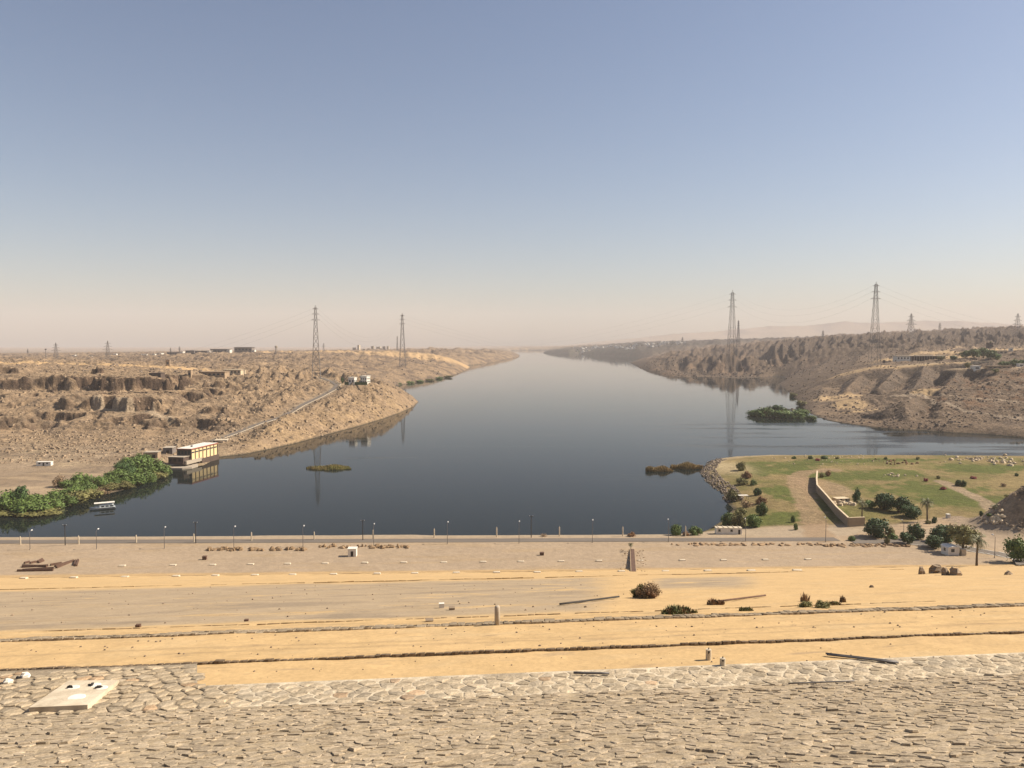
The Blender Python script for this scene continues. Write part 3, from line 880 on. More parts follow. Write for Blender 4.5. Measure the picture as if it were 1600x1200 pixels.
def stone_geo(cx, cs, poly, gap, base, top, tx, ts, dome, rng, worn=None):
    """one stone: sides, a worn edge and a slightly domed, tilted top; vertices in the dam's x / s / up frame"""
    V = []; Fc = []
    n = len(poly)
    size = max(abs(p[0] - cx) + abs(p[1] - cs) for p in poly)
    k1 = max(0.5, 1 - gap / max(size, 0.1)); k2 = k1 * (rng.uniform(0.66, 0.84) if worn is None else worn)
    for lvl, k, zz in ((0, k1, base), (1, k1 * 0.985, top * 0.55), (2, k2, top)):
        for p in poly:
            x = (p[0] - cx) * k; s = (p[1] - cs) * k
            w = rng.uniform(-0.011, 0.011) if lvl else 0
            V.append((cx + x, cs + s, (zz + tx * x + ts * s + w) if lvl else zz))
    V.append((cx, cs, top + dome))
    for l in (0, 1):
        for i in range(n):
            j = (i + 1) % n
            Fc.append((l * n + i, l * n + j, (l + 1) * n + j, (l + 1) * n + i))
    for i in range(n):
        Fc.append((2 * n + i, 2 * n + (i + 1) % n, 3 * n))
    return V, Fc

def to_world(V):
    A = np.array(V)
    y = A[:, 1] - A[:, 0] * tilt(A[:, 1])
    return np.stack([A[:, 0], y, dam_z(A[:, 1]) + A[:, 2]], -1)

def tri_quads_mesh(name, V, Fc, tone, mat, smooth=False):
    me = bpy.data.meshes.new(name)
    me.from_pydata([tuple(v) for v in V], [], Fc)
    a = me.attributes.new('tone', 'FLOAT_COLOR', 'POINT')
    t = np.ones((len(V), 4)); t[:, :3] = tone
    a.data.foreach_set('color', t.astype(np.float32).ravel())
    if smooth: me.polygons.foreach_set('use_smooth', np.ones(len(me.polygons), bool))
    me.materials.append(mat)
    return me

def lay_stones(stones, parent, restname, count, mat):
    """stones: list of (world verts, faces, tone).  The ones that show largest are objects of their own."""
    def area(V):
        px, py = project(V[:, 0], V[:, 1], V[:, 2])
        cx, cy = px.mean(), py.mean()
        if not (0 < cx < 1600 and 0 < cy < 1205): return 0
        return (px.max() - px.min()) * (py.max() - py.min())
    order = sorted(range(len(stones)), key=lambda k: -area(stones[k][0]))
    own = set(order[:count])
    RV, RF, RT = [], [], []; off = 0
    for k, (V, Fc, t) in enumerate(stones):
        if k in own:
            c = V.mean(0)
            o = link('stone', tri_quads_mesh('stone', V - c, Fc, t, mat), parent)
            o.location = c
        else:
            RV.append(V); RF += [tuple(i + off for i in f) for f in Fc]; RT.append(np.tile(t, (len(V), 1))); off += len(V)
    if RV:
        V = np.concatenate(RV)
        o = link(restname, tri_quads_mesh(restname, V, RF, np.concatenate(RT), mat), parent)
        tag(o, kind='stuff')

rng = random.Random(5)
KT = 0.62
def rubble_face():
    st = []
    for cx, cs, poly in cells(-36, 36, 15.0, 38.0, 0.52, 0.36, 0.48, rng):
        if abs(cx) > 0.80 * cs + 1.5: continue
        q = rng.random()
        top = 0.020 + 0.065 * rng.random() ** 1.4 + (0.04 if q > 0.95 else 0)
        V, Fc = stone_geo(cx, cs, poly, (rng.uniform(0.0, 0.02) if rng.random() < 0.72 else rng.uniform(0.04, 0.12)), -0.18, top, rng.gauss(0, 0.035), rng.gauss(-0.02, 0.06), rng.uniform(0.0, 0.012), rng, rng.uniform(0.78, 0.96))
        w = 0.5 + 0.5 * float(fbm(np.array([cx / 6]), np.array([cs / 3]), 3)[0]) + rng.gauss(0, 0.3)
        t = np.array([0.58, 0.465, 0.325]) * (0.82 + 0.26 * w) * KT
        if rng.random() < 0.06: t = t * np.array([0.88, 0.88, 0.90])
        st.append((to_world(V), Fc, t))
    lay_stones(st, dam_face, 'rubble_stones', 300, M_STONE)
rubble_face()

def apron():
    st = []
    for cx, cs, poly in cells(-36, 36, 38.15, 45.7, 0.80, 0.62, 0.34, rng):
        px = 800 + F * cx / cs
        if abs(cx) > 0.72 * cs + 2: continue
        lim = 41.35 if px > 318 else 45.6
        if cs > lim - 0.15: continue
        lift = 0.06 * float(sst(41.2, 42.2, cs)) if px < 318 else 0.0
        poly = [(p[0], min(p[1], lim)) for p in poly]
        low = px < 380
        V, Fc = stone_geo(cx, cs, poly, rng.uniform(0.06, 0.10), -0.08, rng.uniform(0.030, 0.05) if not low else rng.uniform(0.04, 0.10), rng.gauss(0, 0.03), rng.gauss(0, 0.04), 0.012, rng)
        t = np.array([0.63, 0.51, 0.355]) * rng.uniform(0.78, 1.12) * KT
        if rng.random() < 0.2: t = t * np.array([0.86, 0.88, 0.92])
        if rng.random() < 0.03: t = t * np.array([1.05, 0.92, 0.84])
        if low: t = t * np.array([0.97, 0.95, 0.92])
        W = to_world(V); W[:, 2] += lift
        st.append((W, Fc, t))
    lay_stones(st, dam_apron, 'apron_stones', 300, M_STONE)
apron()

def apron_bed():
    # stone-paved corner left of the sand, up to the first kerb
    S = np.arange(41.2, 46.05, 0.15); us = np.linspace(-0.8, (317 - 800) / F, 60)
    x, y = sheet(S, us)
    s = s_of(x, y)
    z = dam_z(s) + 0.014 + 0.06 * sst(41.2, 42.2, s)
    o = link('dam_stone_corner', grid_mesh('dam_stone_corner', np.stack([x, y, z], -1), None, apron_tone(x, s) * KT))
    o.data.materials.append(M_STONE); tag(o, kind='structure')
apron_bed()

def kerb(name, label, s, rows, length, depth, high, px0, px1, tonec, gappy=0.0, sink=0.08):
    root = empty(name, (*dam_pt((px0 + px1) / 2, s), float(dam_z(s))), 0, label, 'kerb')
    x1 = dam_pt(px1, s)[0]
    for r in range(rows):
        x = dam_pt(px0, s)[0] + r * 0.2
        while x < x1:
            L = length * rng.uniform(0.6, 1.4)
            if rng.random() > gappy:
                d = depth * rng.uniform(0.85, 1.15); h = high * rng.uniform(0.8, 1.15)
                sc_ = s + r * depth * 1.05 + rng.uniform(-0.04, 0.04) + 0.10 * float(fbm(np.array([x / 9.0]), np.array([s]), 3)[0])
                h *= 0.72 + 0.42 * float(sst(-0.3, 0.35, fbm(np.array([x / 5.0]), np.array([s + 3.3]), 3)))
                poly = [(x + 0.02, sc_), (x + L * 0.5, sc_ - rng.uniform(0, 0.05)), (x + L - 0.02, sc_), (x + L - 0.02, sc_ + d), (x + L * 0.5, sc_ + d + 0.04), (x + 0.02, sc_ + d)]
                V, Fc = stone_geo(x + L / 2, sc_ + d / 2, poly, 0.01, -sink, h, rng.gauss(0, 0.02), rng.gauss(0, 0.05), 0.01, rng, 0.93)
                W = to_world(V); c = W.mean(0)
                t = np.array(tonec) * rng.uniform(0.8, 1.15) * KT
                o = link('stone', tri_quads_mesh('stone', W - c, Fc, t, M_STONE), root)
                o.location = Vector(c) - root.location
            x += L
    return root
kerb('stone_kerb', 'dark low stone kerb between the nearest sand strip and the next', 46.0, 1, 0.46, 0.34, 0.15, -60, 1790, (0.26, 0.19, 0.125))
kerb('stone_kerb', 'broad grey stone kerb running past the foot of the tall concrete post', 57.0, 2, 0.62, 0.75, 0.13, -60, 1790, (0.44, 0.345, 0.235))
kerb('stone_kerb', 'thin half buried kerb on the sand just beyond the tall concrete post', 63.2, 1, 0.9, 0.20, 0.06, 60, 1500, (0.48, 0.34, 0.19), 0.15)
kerb('stone_kerb', 'faint kerb line where the sand slope meets the plain', 176.0, 1, 2.6, 0.5, 0.12, -40, 1760, (0.56, 0.39, 0.20), 0.1)

# ------------------------------------------------------------------ small builders
class MB:
    """collects boxes, bars, tubes, lumps and blades into one mesh"""
    def __init__(s): s.v = []; s.f = []
    def add(s, V, Fc):
        o = len(s.v); s.v += [tuple(p) for p in V]; s.f += [tuple(i + o for i in f) for f in Fc]; return s
    def box(s, x0, x1, y0, y1, z0, z1):
        return s.add([(x0, y0, z0), (x1, y0, z0), (x1, y1, z0), (x0, y1, z0), (x0, y0, z1), (x1, y0, z1), (x1, y1, z1), (x0, y1, z1)],
                     [(3, 2, 1, 0), (4, 5, 6, 7), (0, 1, 5, 4), (1, 2, 6, 5), (2, 3, 7, 6), (3, 0, 4, 7)])
    def tube(s, pts, rad, n=6, cap=True):
        P = [Vector(p) for p in pts]
        R = rad if isinstance(rad, (list, tuple)) else [rad] * len(P)
        V = []; Fc = []
        for i, p in enumerate(P):
            d = (P[min(i + 1, len(P) - 1)] - P[max(i - 1, 0)]).normalized()
            a = d.cross(Vector((0, 0, 1)) if abs(d.z) < 0.9 else Vector((1, 0, 0))).normalized(); b = d.cross(a)
            for k in range(n):
                t = 2 * math.pi * k / n
                V.append(p + (a * math.cos(t) + b * math.sin(t)) * R[i])
        for i in range(len(P) - 1):
            for k in range(n):
                k2 = (k + 1) % n
                Fc.append((i * n + k, i * n + k2, (i + 1) * n + k2, (i + 1) * n + k))
        if cap:
            Fc.append(tuple(range(n - 1, -1, -1))); Fc.append(tuple((len(P) - 1) * n + k for k in range(n)))
        return s.add(V, Fc)
    def bar(s, a, b, r): return s.tube([a, b], r, 4, False)
    def lump(s, c, r, rg, n=0, flat=1.0):
        """an angular rock: a cut box with shifted corners"""
        cx, cy, cz = c
        rx, ry, rz = r if isinstance(r, tuple) else (r, r, r * flat)
        a = rg.random() * 6.28; ca, sa = math.cos(a), math.sin(a)
        V = []
        ring = 5
        for lv, (k, zz) in enumerate(((1.0, -0.5), (0.95, 0.35), (0.5, 0.9))):
            for i in range(ring):
                t = 2 * math.pi * (i + 0.3 * lv) / ring + rg.uniform(-0.25, 0.25)
                q = k * rg.uniform(0.75, 1.15)
                x, y = math.cos(t) * rx * q, math.sin(t) * ry * q
                V.append((cx + x * ca - y * sa, cy + x * sa + y * ca, cz + zz * rz * rg.uniform(0.8, 1.15)))
        Fc = []
        for l in (0, 1):
            for i in range(ring):
                j = (i + 1) % ring
                Fc.append((l * ring + i, l * ring + j, (l + 1) * ring + j, (l + 1) * ring + i))
        Fc.append(tuple(2 * ring + i for i in range(ring)))
        return s.add(V, Fc)
    def mesh(s, name, mat, smooth=False):
        me = bpy.data.meshes.new(name); me.from_pydata(s.v, [], s.f)
        if smooth: me.polygons.foreach_set('use_smooth', np.ones(len(me.polygons), bool))
        me.materials.append(mat); me.update()
        return me
    def build(s, name, mat, parent=None, smooth=False):
        return link(name, s.mesh(name, mat, smooth), parent)

def copy_thing(src, label, group=None, loc=None, rz=None, scale=None):
    r = src.copy(); COL.objects.link(r)
    if loc is not None: r.location = loc
    if rz is not None: r.rotation_euler = (0, 0, rz)
    if scale is not None: r.scale = scale
    r['label'] = label
    if group: r['group'] = group
    for ch in src.children:
        c = ch.copy(); COL.objects.link(c); c.parent = r
        for g in ch.children:
            d = g.copy(); COL.objects.link(d); d.parent = c
    return r

ORD = ['first', 'second', 'third', 'fourth', 'fifth', 'sixth', 'seventh', 'eighth', 'ninth', 'tenth', 'eleventh', 'twelfth', 'thirteenth', 'fourteenth', 'fifteenth',
       'sixteenth', 'seventeenth', 'eighteenth', 'nineteenth', 'twentieth']
def nth(i):
    if i < 20: return ORD[i]
    t, u = divmod(i + 1, 10)
    w = {2: 'twent', 3: 'thirt', 4: 'fort', 5: 'fift', 6: 'sixt', 7: 'sevent', 8: 'eight'}[t]
    return w + 'ieth' if u == 0 else w + 'y-' + ORD[u - 1]
def row_label(what, where, i, n):
    if i == 0: return f'leftmost {what} {where}'
    if i == n - 1: return f'rightmost {what} {where}'
    return f'{nth(i)} {what} from the left {where}'

C = dict(
    concrete=pmat('concrete', (0.42, 0.36, 0.28), (0.30, 0.25, 0.19), 1.5, bump=0.3, vary=0.08),
    pale=pmat('pale_concrete', (0.60, 0.51, 0.38), (0.40, 0.33, 0.235), 0.9, bump=0.3),
    white=pmat('weathered_white_paint', (0.74, 0.70, 0.62), (0.60, 0.55, 0.47), 1.0, 0.7),
    cream=pmat('cream_render', (0.72, 0.56, 0.30), (0.62, 0.47, 0.25), 0.6),
    brown=pmat('dark_brown_wall_and_shade', (0.10, 0.07, 0.055), (0.07, 0.05, 0.04), 0.5),
    dark=pmat('dark_opening', (0.03, 0.026, 0.024), None, 1.0, 0.5),
    glass=pmat('window_glass', (0.04, 0.05, 0.055), None, 1.0, 0.15, spec=0.5),
    redroof=pmat('red_roof_edge', (0.36, 0.12, 0.07), (0.28, 0.09, 0.06), 0.8),
    steel=pmat('galvanised_steel', (0.17, 0.155, 0.145), (0.11, 0.10, 0.095), 0.5, 0.6, metal=0.3),
    pylon=pmat('pylon_steel', (0.20, 0.18, 0.165), (0.14, 0.125, 0.115), 0.05, 0.7, metal=0.2),
    darkpole=pmat('tarred_pole', (0.05, 0.043, 0.038), (0.03, 0.027, 0.024), 1.0, 0.8),
    cable=pmat('cable', (0.07, 0.065, 0.06), None, 1.0, 0.6),
    timber=pmat('old_timber', (0.13, 0.075, 0.05), (0.08, 0.045, 0.03), 1.2),
    asphalt=pmat('worn_asphalt', (0.155, 0.13, 0.105), (0.12, 0.10, 0.082), 0.15, stretch=(0.3, 2, 1)),
    mud=pmat('mud_brick', (0.36, 0.26, 0.165), (0.26, 0.185, 0.12), 0.4, bump=0.4),
    grey=pmat('grey_sheds', (0.20, 0.17, 0.15), (0.15, 0.13, 0.115), 0.1),
    wallc=pmat('tan_wall', (0.33, 0.25, 0.165), (0.25, 0.185, 0.12), 0.25, stretch=(1, 1, 3)),
    rock=pmat('boulder_rock', (0.30, 0.225, 0.15), (0.19, 0.14, 0.095), 0.6, bump=0.6, vary=0.15),
    rockd=pmat('dark_boulders', (0.22, 0.165, 0.12), (0.12, 0.09, 0.066), 0.10),
    rockp=pmat('pale_boulders', (0.33, 0.24, 0.155), (0.18, 0.13, 0.085), 0.10),
    riprap=pmat('riprap_rock', (0.32, 0.255, 0.19), (0.09, 0.07, 0.055), 0.22),
    lamp=pmat('lamp_head', (0.75, 0.73, 0.70), None, 1.0, 0.4),
    stone=pmat('pale_stone', (0.62, 0.50, 0.34), (0.45, 0.35, 0.23), 0.8, bump=0.4),
    bluehull=pmat('boat_hull', (0.55, 0.58, 0.58), (0.40, 0.43, 0.44), 0.8, 0.5),
    bark=pmat('bark', (0.13, 0.095, 0.065), (0.08, 0.058, 0.04), 1.5, bump=0.6),
    deep=pmat('deep_green_leaves', (0.058, 0.105, 0.026), (0.030, 0.058, 0.014), 0.35, 0.6, vary=0.18),
    leaf=pmat('green_leaves', (0.125, 0.18, 0.038), (0.062, 0.10, 0.022), 0.35, 0.6, vary=0.22),
    olive=pmat('olive_leaves', (0.20, 0.18, 0.06), (0.105, 0.10, 0.034), 0.35, 0.7, vary=0.22),
    rust=pmat('rusty_dry_leaves', (0.27, 0.145, 0.065), (0.15, 0.08, 0.04), 0.35, 0.8, vary=0.2),
    drybrown=pmat('dry_brown_twigs', (0.31, 0.21, 0.12), (0.19, 0.125, 0.07), 0.6, 0.9, vary=0.2),
    red=pmat('red_blossom', (0.28, 0.028, 0.035), (0.13, 0.02, 0.02), 0.6, 0.7),
    reed=pmat('reeds', (0.36, 0.245, 0.10), (0.21, 0.155, 0.06), 0.2, 0.8),
    reedg=pmat('green_reeds', (0.21, 0.20, 0.05), (0.18, 0.115, 0.045), 0.12, 0.8),
    palm=pmat('palm_fronds', (0.17, 0.165, 0.07), (0.085, 0.09, 0.036), 0.8, 0.6, vary=0.15),
)
for k_ in ('deep', 'leaf', 'olive', 'rust', 'palm', 'reed', 'reedg', 'red'):
    p_ = C[k_].node_tree.nodes['Principled BSDF']
    p_.inputs['Subsurface Weight'].default_value = 0.0

R = random.Random(11)
def H1(x, y): return float(height(np.array([float(x)]), np.array([float(y)]))[0])

# ------------------------------------------------------------------ vegetation
def crown_mesh(name, mat, seed, leaves=1000, lobes=16, leaf=0.095, squash=0.85, core=True, top=1.0, ragged=0.0):
    """leaf-sized faces spread over many lobes; unit radius, base at z = 0"""
    g = random.Random(seed); V = []; Fc = []
    L = []
    for i in range(lobes):
        while True:
            p = Vector((g.uniform(-1, 1), g.uniform(-1, 1), g.uniform(-1, 1)))
            if 0.15 < p.length < 1: break
        p = p * 0.66
        L.append((Vector((p.x, p.y, (p.z * squash))), g.uniform(0.26, 0.46)))
    zoff = 0.95 * squash
    if core:
        for c, r in L:
            b = MB(); b.lump((c.x, c.y, c.z + zoff), (r * 0.72, r * 0.72, r * 0.62), g)
            o = len(V); V += [Vector(v) for v in b.v]; Fc += [tuple(i + o for i in f) for f in b.f]
    for i in range(leaves):
        c, r = g.choice(L)
        d = Vector((g.gauss(0, 1), g.gauss(0, 1), g.gauss(0.25, 1))).normalized()
        q = c + d * r * g.uniform(0.72, 1.06 + ragged)
        q.z += zoff
        if q.z < 0.02: q.z = g.uniform(0.0, 0.3)
        n = (d + Vector((g.gauss(0, 0.5), g.gauss(0, 0.5), g.gauss(0, 0.5)))).normalized()
        a = n.orthogonal().normalized(); a.rotate(Matrix.Rotation(g.random() * 6.28, 3, n)); b = n.cross(a)
        s = leaf * g.uniform(0.6, 1.35)
        o = len(V)
        V += [q - a * s, q + b * s * 0.55, q + a * s, q - b * s * 0.55]
        Fc.append((o, o + 1, o + 2, o + 3))
    me = bpy.data.meshes.new(name); me.from_pydata(V, [], Fc); me.materials.append(mat); me.update()
    return me

def trunk_mesh(name, g, h=1.0, r=0.07, limbs=4):
    b = MB()
    b.tube([(0, 0, -0.15), (0.02, 0.01, h * 0.35), (g.uniform(-0.05, 0.05), g.uniform(-0.05, 0.05), h * 0.8)], [r * 1.3, r, r * 0.6], 6)
    for i in range(limbs):
        t = 6.28 * i / limbs + g.random()
        b.tube([(0.01, 0, h * 0.3), (math.cos(t) * 0.22, math.sin(t) * 0.22, h * 0.62), (math.cos(t) * 0.42, math.sin(t) * 0.42, h * 0.95)], [r * 0.6, r * 0.4, r * 0.2], 5)
    return b.mesh(name, C['bark'])

CROWN = {}
for kind_, mat_, nl in (('deep', 'deep', 1500), ('leaf', 'leaf', 1300), ('olive', 'olive', 1100), ('rust', 'rust', 800), ('red', 'red', 500), ('drybrown', 'drybrown', 700)):
    CROWN[kind_] = [crown_mesh('foliage', C[mat_], 40 + 7 * i + len(kind_), nl, 18, 0.085, 0.85, kind_ not in ('drybrown',), ragged=0.05 if kind_ == 'deep' else 0.22) for i in range(3)]
TRUNK = [trunk_mesh('trunk', random.Random(i)) for i in range(3)]

def plant(name, kind, loc, w, h, label, cat, group=None, lift=0.0, part='foliage', trunk=True):
    """w: width, h: full height of the plant; lift: clear stem below the crown, as a share of h"""
    i = R.randrange(3)
    root = empty(name, loc, R.uniform(0, 6.28), label, cat, group)
    c = tag(link(part, CROWN[kind][i], root), kind='stuff')
    ch = h * (1 - lift)
    dip = 0.30 if cat != 'tree' else (0.16 if kind == 'deep' else 0.08)
    c.scale = (w / 2, w / 2, ch * (1 + dip) / 1.75); c.location = (0, 0, h * lift - ch * dip)
    if trunk:
        t = link('trunk' if cat == 'tree' else 'stem', TRUNK[i], root); t.scale = (w / 2, w / 2, h * 0.75)
    return root

def px_plant(name, kind, px, base_y, wpx, hpx, label, cat, group=None, lift=0.0, part='foliage', sink=0.15):
    p = ground_hit(px, base_y); k = p.y / F
    p.z -= sink
    return plant(name, kind, p, wpx * k, hpx * k + sink, label, cat, group, lift, part)

def palm_parts(seed, fronds=30):
    g = random.Random(seed)
    t = MB(); bend = g.uniform(-0.05, 0.05)
    t.tube([(0, 0, -0.1), (bend * 0.4, 0.01, 0.3), (bend, 0.0, 0.68), (bend * 1.2, 0, 0.80)], [0.040, 0.030, 0.027, 0.038], 8)
    f = MB(); top = Vector((bend * 1.2, 0, 0.79))
    for i in range(fronds):
        az = 6.28 * i / fronds * 2.4 + g.uniform(-0.2, 0.2); el = g.uniform(-0.35, 1.25)
        L = g.uniform(0.30, 0.38); pts = []
        for k in range(7):
            u = k / 6
            e = el - u * u * 1.5 - (0.15 if el < 0.2 else 0)
            if k == 0: p = top.copy()
            else: p = pts[-1] + Vector((math.cos(az) * math.cos(e), math.sin(az) * math.cos(e), math.sin(e))) * (L / 6)
            pts.append(p)
        side = Vector((-math.sin(az), math.cos(az), 0))
        for k in range(6):
            a, b2 = pts[k], pts[k + 1]
            wd = 0.075 * math.sin(math.pi * min(1, (k + 0.8) / 6.6)) + 0.012
            for sg in (-1, 1):
                for h_ in (0, 1):
                    m0 = a.lerp(b2, h_ * 0.5); m1 = a.lerp(b2, h_ * 0.5 + 0.34)
                    tip = m1 + side * sg * wd + (b2 - a).normalized() * 0.03 + Vector((0, 0, -0.035 - 0.02 * g.random()))
                    f.add([m0, m1, tip], [(0, 1, 2)])
    for i in range(14):
        az = g.random() * 6.28; r = 0.03
        a = top + Vector((math.cos(az) * r, math.sin(az) * r, -0.02)); b2 = top + Vector((math.cos(az) * 0.07, math.sin(az) * 0.07, -0.12 - 0.06 * g.random()))
        s = Vector((-math.sin(az), math.cos(az), 0)) * 0.02
        f.add([a - s, a + s, b2], [(0, 1, 2)])
    return t.mesh('trunk', C['bark'], True), f.mesh('crown', C['palm'])

def px_palm(px, base_y, top_y, label, seed):
    p = ground_hit(px, base_y); k = p.y / F
    h = (base_y - top_y) * k
    root = empty('palm_tree', p, R.random() * 6, label, 'palm tree')
    t, f = palm_parts(seed)
    for n_, m_ in (('trunk', t), ('crown', f)):
        o = link(n_, m_, root); o.scale = (h / 1.05,) * 3
    return root

def blades_mesh(name, mat, g, n, rx, ry, h, lean=0.35, wid=0.12, heightmap=None, ragged=True):
    ph = (g.random() * 6, g.random() * 6)
    V = []; Fc = []
    for i in range(n):
        a = g.random() * 6.28; q = math.sqrt(g.random())
        x, y = math.cos(a) * q * rx, math.sin(a) * q * ry
        q = q * (0.82 + 0.18 * math.sin(3 * a + ph[0]) * math.sin(2 * a + ph[1])) if ragged else q
        x, y = math.cos(a) * q * rx, math.sin(a) * q * ry
        hh = h * g.uniform(0.45, 1.15) * (1 - 0.6 * q ** 3) * (0.85 + 0.2 * math.sin(x * 2.1 / max(rx, 0.1) * 3 + ph[0]))
        z = heightmap(x, y) if heightmap else 0
        t = g.random() * 6.28
        lx, ly = math.cos(t) * lean * hh * g.random(), math.sin(t) * lean * hh * g.random()
        w = wid * g.uniform(0.6, 1.4); c, s = math.cos(t + 1.57) * w, math.sin(t + 1.57) * w
        o = len(V)
        V += [(x - c, y - s, z - 0.3), (x + c, y + s, z - 0.3), (x + lx * 0.5 + c * 0.7, y + ly * 0.5 + s * 0.7, z + hh * 0.6), (x + lx * 0.5 - c * 0.7, y + ly * 0.5 - s * 0.7, z + hh * 0.6), (x + lx, y + ly, z + hh)]
        Fc += [(o, o + 1, o + 2, o + 3), (o + 3, o + 2, o + 4)]
    me = bpy.data.meshes.new(name); me.from_pydata(V, [], Fc); me.materials.append(mat); me.update()
    return me

# ------------------------------------------------------------------ near objects on the dam
def slab():
    P = [ground_hit(*q) for q in ((45, 1115), (137, 1111), (186, 1071), (108, 1072))]
    c = sum(P, Vector()) / 4
    root = empty('concrete_slab', c, 0, 'square pale concrete slab lying on the stone paving near the left edge', 'slab')
    b = MB(); V = []
    for dz in (-0.12, 0.30):
        for p in P: V.append((p.x - c.x, p.y - c.y, p.z - c.z + dz))
    b.add(V, [(3, 2, 1, 0), (4, 5, 6, 7), (0, 1, 5, 4), (1, 2, 6, 5), (2, 3, 7, 6), (3, 0, 4, 7)])
    b.build('slab_body', C['pale'], root)
    def top(u, v):
        a = P[0].lerp(P[1], u); d = P[3].lerp(P[2], u); q = a.lerp(d, v); return Vector((q.x - c.x, q.y - c.y, q.z - c.z + 0.305))
    # broken fixings: a pale disc of mortar round a bent dark stub
    for u, v in ((0.30, 0.70), (0.66, 0.78), (0.86, 0.66)):
        q = top(u, v); d = MB()
        d.tube([q, q + Vector((0, 0, 0.025))], [0.30, 0.26], 12)
        o = d.build('mortar_disc', C['white'], root)
        e = MB(); e.lump((q.x - 0.12, q.y - 0.05, q.z + 0.05), (0.20, 0.08, 0.10), R); e.lump((q.x - 0.25, q.y - 0.08, q.z + 0.03), (0.10, 0.07, 0.07), R)
        e.build('dark_fixing', C['dark'], o)
    q = top(0.62, 0.30); d = MB(); d.tube([q, q + Vector((0, 0, 0.02))], [0.42, 0.38], 14); d.build('mortar_disc', C['white'], root)
slab()

def debris(px, py, label):
    p = ground_hit(px, py)
    root = empty('rubbish_bag', p, 0, label, 'rubbish')
    b = MB(); b.lump((0.08, 0.1, 0.15), (0.28, 0.2, 0.22), R); b.build('white_wrapping', C['white'], root)
    b = MB(); b.lump((-0.15, -0.1, 0.1), (0.26, 0.12, 0.14), R); b.build('dark_wrapping', C['dark'], root)
debris(8, 1072, 'torn white and black rubbish at the left edge of the paving')
debris(35, 1062, 'white and black rubbish on the paving, second from the left edge')

def concrete_post(px, base, top, wpx, label, cap='round', stub=True):
    p = ground_hit(px, base); k = p.y / F; r = wpx * k / 2; h = (base - top) * k
    root = empty('concrete_post', p, 0, label, 'post', 'concrete posts on the dam')
    b = MB()
    if cap == 'round':
        b.tube([(0, 0, -0.3), (0, 0, h * 0.5), (0, 0, h - r * 0.6), (0, 0, h - r * 0.15), (0, 0, h)], [r, r * 0.98, r * 0.96, r * 0.7, r * 0.25], 14)
    else:
        b.tube([(0, 0, -0.3), (0, 0, h)], [r, r * 0.97], 14)
    b.build('shaft', C['concrete'] if cap == 'round' else C['pale'], root, True if cap == 'round' else False)
    if stub:
        b = MB(); b.tube([(0, 0, h - 0.02), (0.01, 0, h + 0.10)], 0.03, 6); b.build('iron_bar', C['darkpole'], root)
        b = MB(); b.tube([(-r * 0.15, -r * 0.82, h * 0.62), (-r * 0.1, -r * 0.80, h * 0.9)], [0.02, r * 0.42], 6); b.build('rust_stain', C['darkpole'], root)
    return root
concrete_post(777, 977, 945, 9.0, 'tall round-topped concrete post standing on the sand', stub=False)
concrete_post(1107, 1031, 1014, 9.0, 'taller of two short white concrete stubs at the edge of the sand', 'flat')
concrete_post(1129, 1040, 1028, 9.0, 'shorter of two white concrete stubs, set on the paving', 'flat')

def pipe(px0, py0, px1, py1, r, label, mat='steel', n=1):
    a, b = ground_hit(px0, py0), ground_hit(px1, py1)
    root = empty('pipe', (a + b) / 2, 0, label, 'pipe')
    for i in range(n):
        m = MB(); off = Vector((0, -0.16 * i, r + 0.10))
        pts = [a.lerp(b, t / 4) + off - (a + b) / 2 for t in range(5)]
        m.tube(pts, r, 8); m.build('pipe_length', C[mat], root, True)
pipe(1290, 1025, 1402, 1038, 0.055, 'pair of long grey pipes lying aslant on the paving', 'steel', 2)
pipe(896, 1056, 952, 1057, 0.07, 'short grey pipe lying along the stone paving', 'steel', 1)
pipe(1232, 1072, 1335, 1068, 0.04, 'thin bluish pipe lying along the foot of the paving', 'steel', 1)
pipe(875, 947, 967, 935, 0.10, 'long dark pipe half buried in the gravel beside the dry shrub', 'darkpole', 1)
pipe(1118, 943, 1196, 933, 0.09, 'rusty dark pipe on the sand behind the low green bushes', 'timber', 1)

def block(px, py, wpx, hpx, label, mat='concrete', deep=1.0, name='concrete_block', rz=0.1, cat='block'):
    p = ground_hit(px, py); k = p.y / F; w, h = wpx * k, hpx * k
    g = R
    b = MB(); d = w * deep
    b.box(-w / 2, w / 2, -d / 2, d / 2, -0.2, h)
    b.box(-w / 2 - 0.03 * w, w / 2 + 0.03 * w, -d / 2 - 0.03 * w, d / 2 + 0.03 * w, h, h * 1.12)
    o = b.build(name, C[mat]); o.location = p; o.rotation_euler = (0, 0, rz)
    return tag(o, label, cat)
block(671, 972, 12, 4, 'low rough stone block on the sand left of the tall concrete post', 'rock')
block(690, 950, 8, 7, 'small white marker stone on the gravel edge', 'white', 0.8)
block(706, 953, 9, 4, 'brown stone block beside the small white marker', 'rock')
block(216, 980, 7, 4, 'small dark block on the sand far left', 'timber')
block(385, 971, 6, 3, 'small dark brick on the sand left of centre', 'timber')

